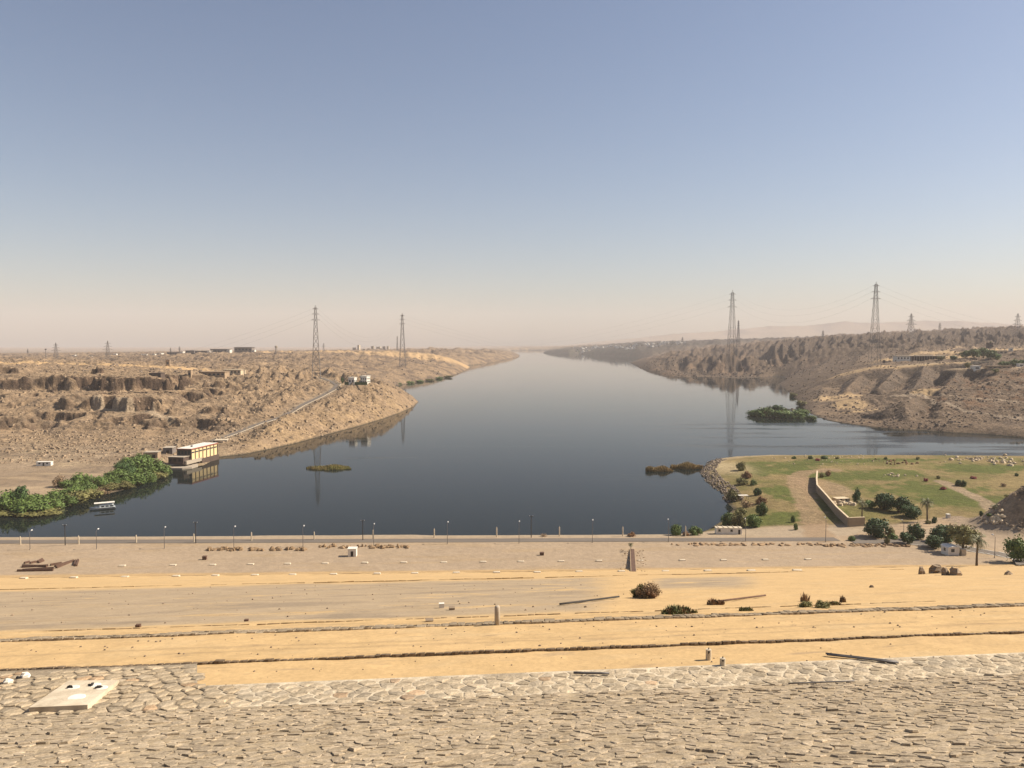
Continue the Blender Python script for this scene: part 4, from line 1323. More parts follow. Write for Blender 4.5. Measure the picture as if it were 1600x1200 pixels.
# scattered stones on the sand between the kerbs
def scatter_dam(name, n, pick, mat, label):
    b = MB()
    for _ in range(n):
        px, s, r = pick()
        x, y = dam_pt(px, s); s2 = s
        b.lump((x, y, float(dam_z(s2)) + r * 0.25 + float(sand_rel(np.array([x]), np.array([s2]))[0])), (r, r * 0.8, r * 0.7), R)
    o = b.build(name, C[mat]); tag(o, label, 'stones', kind='stuff')
scatter_dam('scattered_stones', 280, lambda: (R.uniform(-20, 1620), R.uniform(47, 56), 0.02 + 0.09 * R.random() ** 4), 'rockd', 'small dark stones strewn over the sand strips')
scatter_dam('scattered_stones', 420, lambda: (R.uniform(-20, 1000), R.uniform(66, 160), 0.03 + 0.14 * R.random() ** 4), 'rock', 'loose gravel lumps on the grey part of the slope')
scatter_dam('scattered_stones', 160, lambda: (R.uniform(-20, 1620), R.uniform(38.3, 45), 0.02 + 0.06 * R.random() ** 3), 'rockd', 'small dark chips of stone lying on the paving')

# dry shrubs on the slope
def dry_shrub(px, base, wpx, hpx, label, mats=('drybrown',), seed=1, n=500, name='dry_shrub', lean=0.9):
    p = ground_hit(px, base); k = p.y / F
    g = random.Random(seed)
    root = empty(name, p, 0, label, 'shrub', 'shrubs on the slope of the dam')
    for i, m in enumerate(mats):
        me = blades_mesh('twigs', C[m], g, n, wpx * k / 2 * (0.9 if i == 0 else 0.7), wpx * k / 3.2, hpx * k, lean, 0.028 + 0.0005 * p.y)
        tag(link('twigs' if m in ('drybrown', 'rust') else 'foliage', me, root), kind='stuff')
    return root
def sprawling_shrub():
    p = ground_hit(1012, 934); k = p.y / F
    root = empty('dry_shrub', p, 0, 'large sprawling dry shrub, half brown and half olive, on the gravel slope', 'shrub', 'shrubs on the slope of the dam')
    for i, (dx_, dy_, w, h, kd) in enumerate(((-15, 9, 20, 9, 'olive'), (-4, 8, 26, 14, 'olive'), (8, 6, 26, 16, 'drybrown'), (-2, 1, 30, 15, 'drybrown'), (12, -2, 22, 13, 'drybrown'), (4, -5, 24, 9, 'rust'), (-12, 3, 16, 8, 'drybrown'))):
        o = link('foliage' if kd == 'olive' else 'twigs', CROWN[kd][i % 3], root)
        tag(o, kind='stuff')
        x, y = p.x + dx_ * k, p.y + dy_ * k * 2.2
        o.location = (dx_ * k, dy_ * k * 2.2, float(dam_z(float(s_of(np.array([x]), np.array([y]))[0]))) - p.z - 0.25 * h * k); o.scale = (w * k / 1.9, w * k / 1.9, h * k / 0.85); o.rotation_euler = (0, 0, i)
sprawling_shrub()
dry_shrub(1060, 960, 72, 12, 'wide low green shrub with reddish left end growing along the kerb', ('olive', 'rust', 'leaf'), 4, 800)
dry_shrub(1118, 945, 36, 9, 'dark heap of dead twigs by the rusty pipe', ('drybrown', 'rust'), 5, 400)
dry_shrub(1165, 955, 30, 7, 'small pale green tuft just beyond the broad kerb', ('olive',), 6, 300)
px_plant('round_bush', 'olive', 1259, 949, 26, 13, 'left of two rounded olive bushes beside the broad kerb', 'bush', 'rounded bushes on the sand')
px_plant('round_bush', 'olive', 1285, 950, 28, 14, 'right of two rounded olive bushes beside the broad kerb', 'bush', 'rounded bushes on the sand')
dry_shrub(1257, 940, 16, 15, 'spiky dry tuft rising behind the two rounded bushes', ('drybrown',), 7, 120, lean=0.6)
dry_shrub(1317, 941, 12, 11, 'spiky brown tuft right of the two rounded bushes', ('drybrown',), 8, 110, lean=0.6)
dry_shrub(1303, 945, 26, 6, 'low dark weeds among pale stones right of the rounded bushes', ('drybrown', 'olive'), 9, 160)

# ------------------------------------------------------------------ plain at the foot of the dam: road, lamps, posts
def road_strip(name, pts, w, lift, mat, kerbs=False):
    b = MB(); V = []; n = 0
    P = [Vector(p) for p in pts]
    for i, p in enumerate(P):
        d = (P[min(i + 1, len(P) - 1)] - P[max(i - 1, 0)]); d.z = 0; d.normalize()
        sd_ = Vector((d.y, -d.x, 0))
        for k in (-1, -0.33, 0.33, 1):
            q = p + sd_ * w / 2 * k
            V.append((q.x, q.y, max(H1(q.x, q.y), H1(p.x, p.y) - 0.2) + lift))
    Fc = []
    for i in range(len(P) - 1):
        for k in range(3):
            a = i * 4 + k; Fc.append((a + 1, a, a + 4, a + 5))
    b.add(V, Fc); o = b.build(name, mat); tag(o, kind='structure')
    return o
SR_ = 318.0
rd = []
for u in np.linspace(-0.78, 0.42, 60):
    x = u * SR_; rd.append((x, SR_ - x * float(tilt(SR_)), 0))
road_strip('road', rd, 6.5, 0.10, C['asphalt'])
rr_ = [ground_hit(*q) for q in ((1330, 846), (1400, 846), (1450, 850), (1500, 856), (1550, 864), (1600, 873), (1660, 885))]
rs = []
for i in range(len(rr_) - 1):
    for t in range(6): rs.append(rr_[i].lerp(rr_[i + 1], t / 6))
side_road = road_strip('road', rs, 7.0, 0.14, C['asphalt'])

def kerb_line(off, label):
    root = empty('painted_kerb', rs[12], 0, label, 'kerb', 'white kerbs of the side road')
    P = rs
    i = 8
    while i < len(P) - 2:
        a, b_ = P[i], P[i + 2]
        d = (b_ - a); d.z = 0; L = d.length; d.normalize(); s_ = Vector((d.y, -d.x, 0)) * off
        m = MB(); m.box(0.05, L - 0.05, -0.15, 0.15, -0.2, 0.16)
        o = m.build('kerb_stone', C['white'], root)
        q = a + s_; o.location = Vector((q.x, q.y, H1(q.x, q.y) + 0.12)) - root.location; o.rotation_euler = (0, 0, math.atan2(d.y, d.x))
        i += 2
kerb_line(3.7, 'white painted kerb along the near side of the side road on the right')
kerb_line(-3.7, 'white painted kerb along the far side of the side road on the right')

# street lamps
def street_lamp(label, h):
    root = empty('street_lamp', (0, 0, 0), 0, label, 'street lamp', 'lamps along the shore road')
    m = MB(); m.tube([(0, 0, -0.3), (0, 0, h * 0.55), (0, 0, h - 0.5)], [0.13, 0.10, 0.07], 6); m.build('pole', C['steel'], root)
    m = MB(); m.tube([(0, 0, h - 0.55), (0.1, 0.35, h - 0.1), (0.15, 0.9, h + 0.05)], 0.05, 5); m.build('arm', C['steel'], root)
    m = MB(); m.tube([(0.15, 0.8, h + 0.03), (0.16, 1.2, h + 0.08), (0.18, 1.7, h + 0.06)], [0.16, 0.30, 0.12], 6); m.build('lamp_head', C['lamp'], root)
    m = MB(); m.box(-0.2, 0.2, -0.2, 0.2, -0.2, 0.25); m.build('base', C['concrete'], root)
    return root
LAMPS = [(47, 859, 829), (151, 858, 827), (257, 857, 824), (365.5, 856, 823), (473.5, 854, 822), (584, 852, 819), (699, 850, 816), (811, 849, 815), (925.6, 848, 813), (1044.6, 847, 812), (1165, 846, 811), (1290, 847, 809)]
proto = street_lamp('x', 8.0)
for i, (px, by, ty) in enumerate(LAMPS):
    p = ground_hit(px, by); lab = row_label('slim street lamp', 'along the shore road', i, len(LAMPS))
    if i == 0: proto.location = p; proto['label'] = lab; proto.scale = (1, 1, (by - ty) * p.y / F / 8.0)
    else: copy_thing(proto, lab, None, p, R.uniform(-0.2, 0.2), (1, 1, (by - ty) * p.y / F / 8.0))
p = ground_hit(1554, 872); copy_thing(proto, 'street lamp beside the side road, left of the rightmost tree', None, p, 0.4, (1, 1, 36 * p.y / F / 8.0))
p = ground_hit(1412, 832); copy_thing(proto, 'short lamp post among the round trees', None, p, 0.4, (1, 1, 19 * p.y / F / 8.0))

def utility_pole(label, h):
    root = empty('utility_pole', (0, 0, 0), 0, label, 'pole', 'dark poles on the shore')
    m = MB(); m.tube([(0, 0, -0.4), (0, 0, h)], [0.20, 0.13], 7); m.build('pole', C['darkpole'], root)
    m = MB(); m.box(-0.9, 0.9, -0.08, 0.08, h - 0.35, h - 0.2); m.build('cross_arm', C['darkpole'], root)
    for s_ in (-0.7, 0.7):
        m = MB(); m.tube([(s_, 0, h - 0.2), (s_, 0, h + 0.05)], [0.05, 0.09], 6); m.build('insulator', C['lamp'], root)
    return root
POLES = [(102, 852, 819), (306, 849, 815), (567, 844, 812), (830, 840, 805)]
for i, (px, by, ty) in enumerate(POLES):
    p = ground_hit(px, by)
    o = utility_pole(row_label('tall dark pole', 'on the strip between road and water', i, 4), (by - ty) * p.y / F); o.location = p

POSTS = [(32, 851, 838), (123, 850, 837), (213, 848, 836), (303, 847, 834), (393, 845, 831.5), (491, 843, 831), (583, 842, 828), (678.5, 840, 826), (776, 839, 824), (874, 838, 823), (973, 838, 823), (1071, 838, 822)]
def shore_post(label, h):
    root = empty('concrete_post', (0, 0, 0), 0, label, 'post', 'pale posts along the water')
    m = MB(); m.tube([(0, 0, -0.4), (0, 0, h - 0.15), (0, 0, h)], [0.27, 0.25, 0.16], 8); m.build('shaft', C['pale'], root)
    m = MB(); m.tube([(0, 0, h - 0.02), (0, 0, h + 0.28)], [0.12, 0.09], 6); m.build('cap', C['concrete'], root)
    return root
sp0 = shore_post('x', 3.2)
for i, (px, by, ty) in enumerate(POSTS):
    p = ground_hit(px, by); lab = row_label('pale concrete post', 'at the near water edge', i, len(POSTS))
    if i == 0: sp0.location = p; sp0['label'] = lab
    else: copy_thing(sp0, lab, None, p, R.random(), (1, 1, (by - ty) * p.y / F / 3.2))

# two rows of low white slabs
ROWA = [190.7, 270, 332, 391.5, 449, 508, 570, 631, 693.5, 755, 814, 877, 936, 1000.5, 1066, 1130.5, 1196, 1262.5]
ROWB = [37, 115, 195, 275, 336.5, 398, 457, 521, 589, 648, 713, 776, 839.5, 905, 971, 1040, 1106, 1174, 1245.6]
mb = MB(); mb.add([(-1.35, -0.8, -0.25), (1.35, -0.8, -0.25), (1.35, 0.8, -0.25), (-1.35, 0.8, -0.25), (-1.25, -0.7, 0.38), (1.25, -0.7, 0.38), (1.25, 0.7, 0.38), (-1.25, 0.7, 0.38), (-1.0, -0.5, 0.46), (1.0, -0.5, 0.46), (1.0, 0.5, 0.46), (-1.0, 0.5, 0.46)],
                  [(0, 1, 5, 4), (1, 2, 6, 5), (2, 3, 7, 6), (3, 0, 4, 7), (4, 5, 9, 8), (5, 6, 10, 9), (6, 7, 11, 10), (7, 4, 8, 11), (8, 9, 10, 11)])
slab_me = mb.mesh('marker_slab', C['pale'])
for row, ys, nm in ((ROWA, (883, 873), 'far'), (ROWB, (902, 890), 'near')):
    for i, px in enumerate(row):
        y = np.interp(px, [190, 600, 1262], [883, 878, 873]) if nm == 'far' else np.interp(px, [37, 520, 900, 1245], [902, 896, 892, 890.5])
        p = ground_hit(px, float(y) + 1.5)
        o = link('marker_slab', slab_me); o.location = p; o.rotation_euler = (0, 0, R.uniform(-0.12, 0.12)); o.scale = (0.88, 0.9, R.uniform(0.6, 1.0))
        tag(o, row_label('low white slab', f'in the {nm} row on the plain', i, len(row)), 'slab', f'{nm} row of white slabs')

# timber and iron lying on the plain, far left
BEAMS = [((27, 893), (83, 892)), ((35, 892), (84, 889)), ((34, 887), (75, 885)), ((35, 885), (73, 886)), ((38, 881), (46, 879)), ((47, 881), (56, 879)), ((58, 879), (66, 875)), ((60, 880), (68, 877)),
         ((79, 884), (96, 881)), ((86, 886), (112, 878)), ((88, 888), (115, 877)), ((116, 884), (118, 877)), ((119, 885), (122, 876))]
for i, (q0, q1) in enumerate(BEAMS):
    a, b_ = ground_hit(*q0), ground_hit(*q1); c = (a + b_) / 2
    d = b_ - a; m = MB(); L = d.length
    m.box(-L / 2, L / 2, -0.35, 0.35, -0.1, 0.55); m.box(-L / 2, L / 2, -0.15, 0.15, 0.55, 0.75)
    o = m.build('timber_beam', C['timber']); o.location = c; o.rotation_euler = (0, math.asin(-d.z / L) if L else 0, math.atan2(d.y, d.x))
    tag(o, row_label('dark beam', 'in the scrap pile on the plain', i, len(BEAMS)), 'beam', 'scrap beams on the plain')

def cabin(name, px, base, wpx, hpx, deep, label, cat, mat, rz=0.0, roof='flat', wins=(), roofmat=None, door=None, sink=0.3):
    """a small building; wins: (face, along 0-1, up 0-1, width m, height m) with face f/b/l/r"""
    p = ground_hit(px, base) if not isinstance(px, Vector) else px
    k = p.y / F; w, h = wpx * k, hpx * k
    root = empty(name, p, rz, label, cat)
    m = MB(); m.box(-w / 2, w / 2, 0, deep, -sink, h); m.build('wall', mat, root)
    rm = roofmat or mat
    m = MB()
    e = 0.06 * min(w, deep)
    if roof == 'flat': m.box(-w / 2 - e, w / 2 + e, -e, deep + e, h, h + 0.05 * h + 0.08)
    elif roof == 'vault':
        V = []; n = 7
        for yy in (-e, deep + e):
            for i in range(n): t = math.pi * i / (n - 1); V.append((-math.cos(t) * (w / 2 + e), yy, h + math.sin(t) * h * 0.22))
        Fc = [(i, i + 1, n + i + 1, n + i) for i in range(n - 1)] + [tuple(range(n - 1, -1, -1)), tuple(range(n, 2 * n))]
        m.add(V, Fc)
    elif roof == 'ribs':
        m.box(-w / 2 - e, w / 2 + e, -e, deep + e, h, h + 0.10)
        for i in range(5):
            x = -w / 2 + w * (i + 0.5) / 5; m.box(x - 0.15, x + 0.15, -e, deep + e, h + 0.10, h + 0.3)
    m.build('roof', rm, root)
    for face, a, z, ww, wh in wins:
        m = MB(); t = 0.04
        if face == 'f': m.box(-w / 2 + a * w - ww / 2, -w / 2 + a * w + ww / 2, -t, 0.02, z * h, z * h + wh)
        elif face == 'r': m.box(w / 2 - 0.02, w / 2 + t, a * deep - ww / 2, a * deep + ww / 2, z * h, z * h + wh)
        elif face == 'l': m.box(-w / 2 - t, -w / 2 + 0.02, a * deep - ww / 2, a * deep + ww / 2, z * h, z * h + wh)
        m.build('window' if z > 0.05 else 'door', C['glass'] if z > 0.05 else C['dark'], root)
    return root
cabin('equipment_box', 550, 870, 13, 12, 3.0, 'white equipment cabinet standing alone on the plain', 'cabinet', C['white'], 0.05, 'flat', (('f', 0.5, 0.03, 1.0, 2.0),))
cabin('equipment_box', 319, 875, 6, 5, 1.4, 'small dark box on the plain left of the white cabinet', 'box', C['timber'], 0.1)
cabin('equipment_box', 847, 868, 6, 4, 1.4, 'small dark box on the plain below the tallest shore pole', 'box', C['timber'], 0.1)
cabin('site_trailer', 1139, 835, 40, 10, 3.0, 'long white site cabin with ribbed roof beside the road', 'cabin', C['white'], -0.06, 'ribs', (('f', 0.13, 0.42, 1.0, 1.0), ('f', 0.60, 0.42, 1.0, 1.0), ('f', 0.9, 0.02, 0.9, 2.0)), C['pale'])
cabin('guard_hut', 1490, 868, 18, 12, 4.5, 'white guard hut with rounded roof under the trees', 'hut', C['white'], 0.05, 'vault', (('f', 0.42, 0.45, 1.3, 1.2), ('l', 0.5, 0.45, 1.2, 1.2)))
cabin('gate_pillar', 1506, 868, 7, 9, 1.5, 'pale gate pillar just right of the guard hut', 'pillar', C['pale'], 0.0)
cabin('stone_plinth', 1483, 810, 5, 6, 1.4, 'small white plinth on the sandy yard behind the trees', 'plinth', C['white'], 0.2)

# drainage chute with a small palm at its head
def chute():
    a, b_ = ground_hit(990, 893), ground_hit(988, 858); c = (a + b_) / 2
    root = empty('drain_chute', c, 0, 'dark stained concrete drain chute running down the plain', 'drain')
    d = (b_ - a); L = d.length; ang = math.atan2(d.y, d.x)
    m = MB()
    for i in range(12):
        t = i / 12; m.box(-L / 2 + L * t, -L / 2 + L * (t + 1 / 12) - 0.02, -0.7, 0.7, -0.3, 0.03 + 0.015 * (i % 2))
    o = m.build('channel_bed', C['timber'], root); o.rotation_euler = (0, -math.asin(d.z / L), ang)
    for s_ in (-1, 1):
        m = MB(); m.box(-L / 2, L / 2, s_ * 0.85 - 0.12, s_ * 0.85 + 0.12, -0.3, 0.10)
        o = m.build('side_wall', C['mud'], root); o.rotation_euler = (0, -math.asin(d.z / L), ang)
    for s_ in (-1, 1):
        m = MB()
        for i in range(26):
            m.lump((R.uniform(-L / 2, L / 2), s_ * R.uniform(1.3, 4.5), 0.05), (R.uniform(0.1, 0.5), R.uniform(0.1, 0.35), 0.15), R)
        o = m.build('leaf_litter', C['drybrown'], root); o.rotation_euler = (0, -math.asin(d.z / L), ang); tag(o, kind='stuff')
chute()
px_palm(986, 862, 846, 'small scrubby palm at the head of the drain chute', 77)

# dry weeds by the road
def weed_row(px0, px1, py, n, label, mat='drybrown', h=1.2):
    root_p = ground_hit((px0 + px1) / 2, py)
    V = MB()
    for i in range(n):
        p = ground_hit(R.uniform(px0, px1), py + R.uniform(-1.5, 1.5))
        w = R.uniform(0.5, 1.8); V.lump((p.x - root_p.x, p.y - root_p.y, p.z - root_p.z + 0.15), (w, w * 0.7, R.uniform(0.3, h)), R)
    me = V.mesh('dry_weeds', C[mat]); o = link('dry_weeds', me); o.location = root_p
    tag(o, label, 'weeds', kind='stuff')
weed_row(325, 480, 859, 60, 'low rusty weeds along the near edge of the road')
weed_row(500, 640, 855, 40, 'sparse dry weeds at the road edge right of the white cabinet')
weed_row(1290, 1420, 853, 60, 'dark brown scrub where the road bends right', 'drybrown', 0.8)
weed_row(1050, 1290, 851, 50, 'row of dark clods along the road below the white cabin', 'drybrown', 0.5)
for i, (px, py, w, h, k, lab) in enumerate(((987, 838, 16, 8, 'rust', 'rusty dry bush at the water edge above the drain chute'), (1056, 836, 22, 22, 'leaf', 'green bush at the water edge beside the lamp'),
                                   (1088, 836, 24, 16, 'leaf', 'dark green bush between the lamp and the white cabin'), (1072, 837, 14, 8, 'rust', 'low rusty scrub between two green shore bushes'), (850, 838, 14, 5, 'drybrown', 'low dry clump on the shore by the tallest pole'))):
    px_plant('shore_bush', k, px, py, w, h, lab, 'bush', 'bushes on the near shore')

# ------------------------------------------------------------------ trees by the side road
TREES = [('deep', 1369, 839, 39, 31, 0.06, 'large round dark green tree at the near end of the long wall'),
         ('deep', 1432, 843, 26, 23, 0.10, 'round dark tree behind two others, middle of the roadside group'),
         ('deep', 1418, 850, 24, 18, 0.12, 'small round tree left of the middle of the roadside group'),
         ('deep', 1477, 846, 38, 27, 0.08, 'wide dense green tree in the middle of the roadside group'),
         ('deep', 1459, 856, 28, 21, 0.12, 'round glossy tree in front, left of the guard hut'),
         ('olive', 1505, 864, 44, 41, 0.22, 'tall loose olive tree behind the guard hut'),
         ('leaf', 1590, 879, 36, 36, 0.12, 'green tree at the right edge beside the side road'),
         ('deep', 1338, 786, 14, 20, 0.15, 'small dark tree beside the long wall'),
         ('deep', 1381, 796, 30, 27, 0.05, 'tall bushy tree at the left of the dark hedge'),
         ('deep', 1404, 800, 30, 24, 0.05, 'dark tree in the middle of the hedge on the spit'),
         ('deep', 1424, 808, 32, 20, 0.05, 'low dark tree at the right end of the hedge'),
         ('leaf', 1361, 794, 20, 12, 0.0, 'light bush at the foot of the left palm')]
for k, px, by, w, h, lf, lab in TREES:
    px_plant('broadleaf_tree', k, px, by, w * 1.25, h * 1.22, lab, 'tree', 'trees on the spit and by the side road', lf, 'crown')
px_palm(1526, 884, 830, 'large palm in front of the guard hut with drooping brown fronds', 5)
px_palm(1449, 815, 775, 'tall palm standing alone in the middle of the grass', 6)
px_palm(1347, 810, 776, 'palm just inside the end of the long wall', 9)
px_palm(1553, 806, 786, 'young thin palm near the rocky hill', 12)
SHR = [('olive', 1391, 839, 18, 18, 'pale flowering shrub touching the largest round tree'), ('leaf', 1395, 842, 20, 9, 'low green shrub right of the largest round tree'), ('leaf', 1331, 845, 14, 9, 'small green shrub at the road bend'),
       ('olive', 1386, 849, 11, 11, 'thin sapling at the roadside, left of the small round tree'), ('deep', 1460, 817, 10, 13, 'upright green bush beside the lone palm'), ('olive', 1450, 818, 10, 7, 'yellowish bush at the foot of the lone palm'),
       ('deep', 1533, 806, 7, 10, 'small dark bush left of the young thin palm'), ('leaf', 1545, 806, 10, 5, 'low bush below the young thin palm'), ('deep', 1497, 759, 12, 13, 'left of two dark bushes on the far grass'), ('deep', 1505, 760, 11, 11, 'right of two dark bushes on the far grass'),
       ('olive', 1466, 748, 7, 6, 'tiny round bush beyond the red bushes'), ('red', 1446, 752, 9, 6, 'red flowering bush on the left of the sandy path'), ('red', 1474, 765, 12, 6, 'red flowering bush nearest the lone palm'), ('red', 1521, 748, 12, 5, 'dull red bush on the far grass'),
       ('drybrown', 1567, 760, 12, 7, 'brown bush on the far right grass'), ('olive', 1573, 776, 9, 4, 'low olive tuft left of the rocky hill'), ('rust', 1293, 744, 11, 11, 'round brown bush at the far end of the long wall'), ('olive', 1284, 746, 9, 9, 'olive bush against the far end of the long wall'),
       ('leaf', 1241, 717, 9, 5, 'leftmost small bush on the far shore of the spit'), ('leaf', 1266, 717, 9, 7, 'second small bush on the far shore of the spit'), ('leaf', 1288, 717, 12, 7, 'widest bush on the far shore of the spit'),
       ('red', 1277, 720, 9, 5, 'small red bush on the far shore of the spit'), ('olive', 1308, 717, 7, 4, 'tiny bush right of the widest far-shore bush'), ('leaf', 1384, 718, 7, 5, 'small bush far along the spit shore'), ('olive', 1434, 718, 7, 5, 'small bush on the spit shore further right'), ('deep', 1589, 744, 8, 6, 'tiny dark bush at the right edge of the grass'),
       ('olive', 1157, 735, 19, 16, 'sparse shrub at the sandy tip of the spit'), ('rust', 1166, 747, 22, 12, 'brown shrub below the sandy tip'), ('olive', 1160, 757, 22, 12, 'olive shrub above the riprap'), ('leaf', 1177, 758, 13, 10, 'light green shrub on the grass edge'),
       ('deep', 1184, 774, 15, 14, 'dark green shrub on the bank'), ('olive', 1145, 782, 24, 20, 'olive shrub leaning over the cove'), ('rust', 1189, 787, 22, 13, 'rusty shrub beside the dark green one'), ('drybrown', 1166, 792, 26, 13, 'grey dead shrub in the middle of the bank'),
       ('leaf', 1189, 805, 20, 25, 'bright green shrub on the bank'), ('leaf', 1137, 820, 26, 22, 'green shrub at the waterline behind the white cabin'), ('olive', 1154, 822, 28, 25, 'tall olive shrub behind the white cabin'), ('leaf', 1178, 823, 28, 24, 'broad green shrub right of the white cabin'),
       ('olive', 1157, 806, 22, 14, 'olive shrub half way up the bank'), ('leaf', 1239, 816, 8, 14, 'small shrub beside the sandy lane'), ('leaf', 1243, 828, 8, 14, 'nearest small shrub beside the sandy lane')]
for k, px, by, w, h, lab in SHR:
    px_plant('shrub', k, px, by, w, h, lab, 'shrub', 'shrubs on the grassy spit')

# ------------------------------------------------------------------ long wall on the spit
def long_wall():
    top = [at_z(px, py, 8.0) for px, py in ((1277, 736), (1276, 748), (1277, 758), (1292, 774.5), (1308, 793), (1326, 809.5), (1351, 808.5))]
    P = [Vector((p[0], p[1], 0)) for p in top]
    root = empty('boundary_wall', (P[3].x, P[3].y, H1(P[3].x, P[3].y)), 0, 'long tan boundary wall bending across the grassy spit', 'wall')
    for i in range(len(P) - 1):
        a, b_ = P[i], P[i + 1]; d = b_ - a; L = d.length
        n = max(1, round(L / 9))
        for j in range(n):
            q = a.lerp(b_, j / n); q2 = a.lerp(b_, (j + 1) / n)
            seg = (q2 - q).length
            m = MB(); m.box(-0.02, seg + 0.0, -0.3, 0.3, -0.6, 8.0 - 3.9)
            o = m.build('panel', C['wallc'], root); z0 = 3.9
            o.location = Vector((q.x, q.y, z0)) - root.location; o.rotation_euler = (0, 0, math.atan2(d.y, d.x))
            m = MB(); m.box(0.02, seg - 0.05, -0.42, 0.42, 8.0 - 3.9 + 0.002, 8.0 - 3.9 + 0.26)
            m.build('coping', C['stone'], o)
    return root
long_wall()
def rubble_heap(px, py, wpx, n, label, mat='stone', r=(0.4, 1.3)):
    c = ground_hit(px, py); k = c.y / F
    m = MB()
    for i in range(n):
        x, y = R.gauss(0, wpx * k / 3), R.gauss(0, wpx * k / 4)
        q = R.uniform(*r); m.lump((x, y, H1(c.x + x, c.y + y) - c.z + q * 0.3), (q, q * 0.8, q * 0.7), R)
    o = m.build('rubble_heap', C[mat]); o.location = c; tag(o, label, 'rubble', kind='stuff')
rubble_heap(1322, 788, 34, 26, 'pale masonry rubble inside the long wall', 'stone', (0.5, 1.9))
rubble_heap(1400, 743, 36, 16, 'line of pale stones on the far grass', 'stone', (0.4, 1.1))
rubble_heap(1400, 722, 60, 30, 'scattered dark clods on the far edge of the spit', 'rust', (0.4, 1.2))
rubble_heap(1560, 720, 110, 60, 'heap of pale boulders along the far right shore', 'stone', (0.5, 1.9))
rubble_heap(1555, 812, 20, 40, 'pale broken rocks at the foot of the rocky hill', 'stone', (0.4, 1.4))
rubble_heap(1300, 717, 160, 60, 'pale stones edging the far shore of the spit', 'stone', (0.25, 0.8))
cabin('ruined_shed', 1318, 786, 22, 7, 5, 'low roofless pale shed just inside the long wall', 'ruin', C['stone'], 0.15, 'none', (('f', 0.3, 0.05, 1.2, 2.0), ('f', 0.7, 0.4, 1.0, 1.0)))
def canopy():
    p = ground_hit(1161, 781); root = empty('sun_canopy', p, 0.1, 'flat white canopy on posts among the bank shrubs', 'canopy')
    m = MB(); m.box(-2.6, 2.6, -1.2, 1.2, 2.4, 2.55); m.build('roof', C['white'], root)
    for x in (-2.4, 2.4):
        for y in (-1, 1):
            m = MB(); m.tube([(x, y, -0.3), (x, y, 2.4)], 0.07, 6); m.build('post', C['steel'], root)
canopy()
def bouldr(px, py, wpx, hpx, label, seed, mat='rock'):
    g = random.Random(seed); p = ground_hit(px, py); k = p.y / F
    m = MB(); w = wpx * k / 2; h = hpx * k
    m.lump((0, 0, h * 0.25), (w, w * 0.8, h * 0.8), g); m.lump((w * 0.3, -w * 0.2, h * 0.1), (w * 0.7, w * 0.6, h * 0.55), g)
    o = m.build('boulder', C[mat]); o.location = p; tag(o, label, 'boulder', 'boulders at the foot of the dam')
bouldr(1439, 897, 13, 12, 'pointed boulder, leftmost of the four at the sand edge', 1)
bouldr(1463, 896, 26, 13, 'broad flat-topped boulder, second of the four at the sand edge', 2)
bouldr(1476, 899, 15, 13, 'squarish boulder, third of the four at the sand edge', 3)
bouldr(1492, 899, 22, 12, 'sloping boulder, rightmost of the four at the sand edge', 4)
bouldr(1575, 898, 14, 6, 'low dark boulder alone at the right edge of the sand', 5)
bouldr(1362, 918, 8, 4, 'small dark boulder alone on the sand slope', 6)

# riprap along the cove
def riprap():
    line = [at_z(*q, 0)[:2] for q in ((1118, 719), (1108, 722), (1095, 738), (1108, 756), (1129, 770), (1136, 786))]
    m = MB()
    for (ax, ay), (bx, by) in zip(line[:-1], line[1:]):
        L = math.hypot(bx - ax, by - ay); nx, ny = (by - ay) / L, -(bx - ax) / L
        for i in range(int(L * 4.2)):
            t = R.random(); d = R.uniform(-1.2, 9)
            sx = -1
            x, y = ax + (bx - ax) * t - nx * d, ay + (by - ay) * t - ny * d
            z = H1(x, y)
            if z < -0.6 or z > 5: continue
            r = R.uniform(0.35, 1.0); m.lump((x, y, z + r * 0.3), (r, r * R.uniform(0.6, 1), r * R.uniform(0.5, 0.9)), R)
    o = m.build('riprap', C['riprap']); tag(o, 'grey broken rock facing the cove side of the spit', 'riprap', kind='stuff')
riprap()

# reed beds
def reed_bed(px, py, wpx, hpx, mat, label, n, seed, deep=0.42):
    p = at_z(px, py, 0); k = p[1] / F; g = random.Random(seed)
    me = blades_mesh('reed_bed', C[mat], g, n, wpx * k / 2, wpx * k / 2 * deep, hpx * k, 0.35, 0.16)
    o = link('reed_bed', me); o.location = (p[0], p[1], 0.1); tag(o, label, 'reeds', kind='stuff')
reed_bed(517, 732, 82, 6.0, 'reedg', 'low green and brown reed islet in the middle of the river left', 2600, 1)
reed_bed(1028, 736, 50, 9, 'reed', 'brown reed bed off the tip of the spit, outer half', 2200, 2)
reed_bed(1073, 732, 62, 10, 'reed', 'taller brown reed bed joining the tip of the spit', 2600, 3)

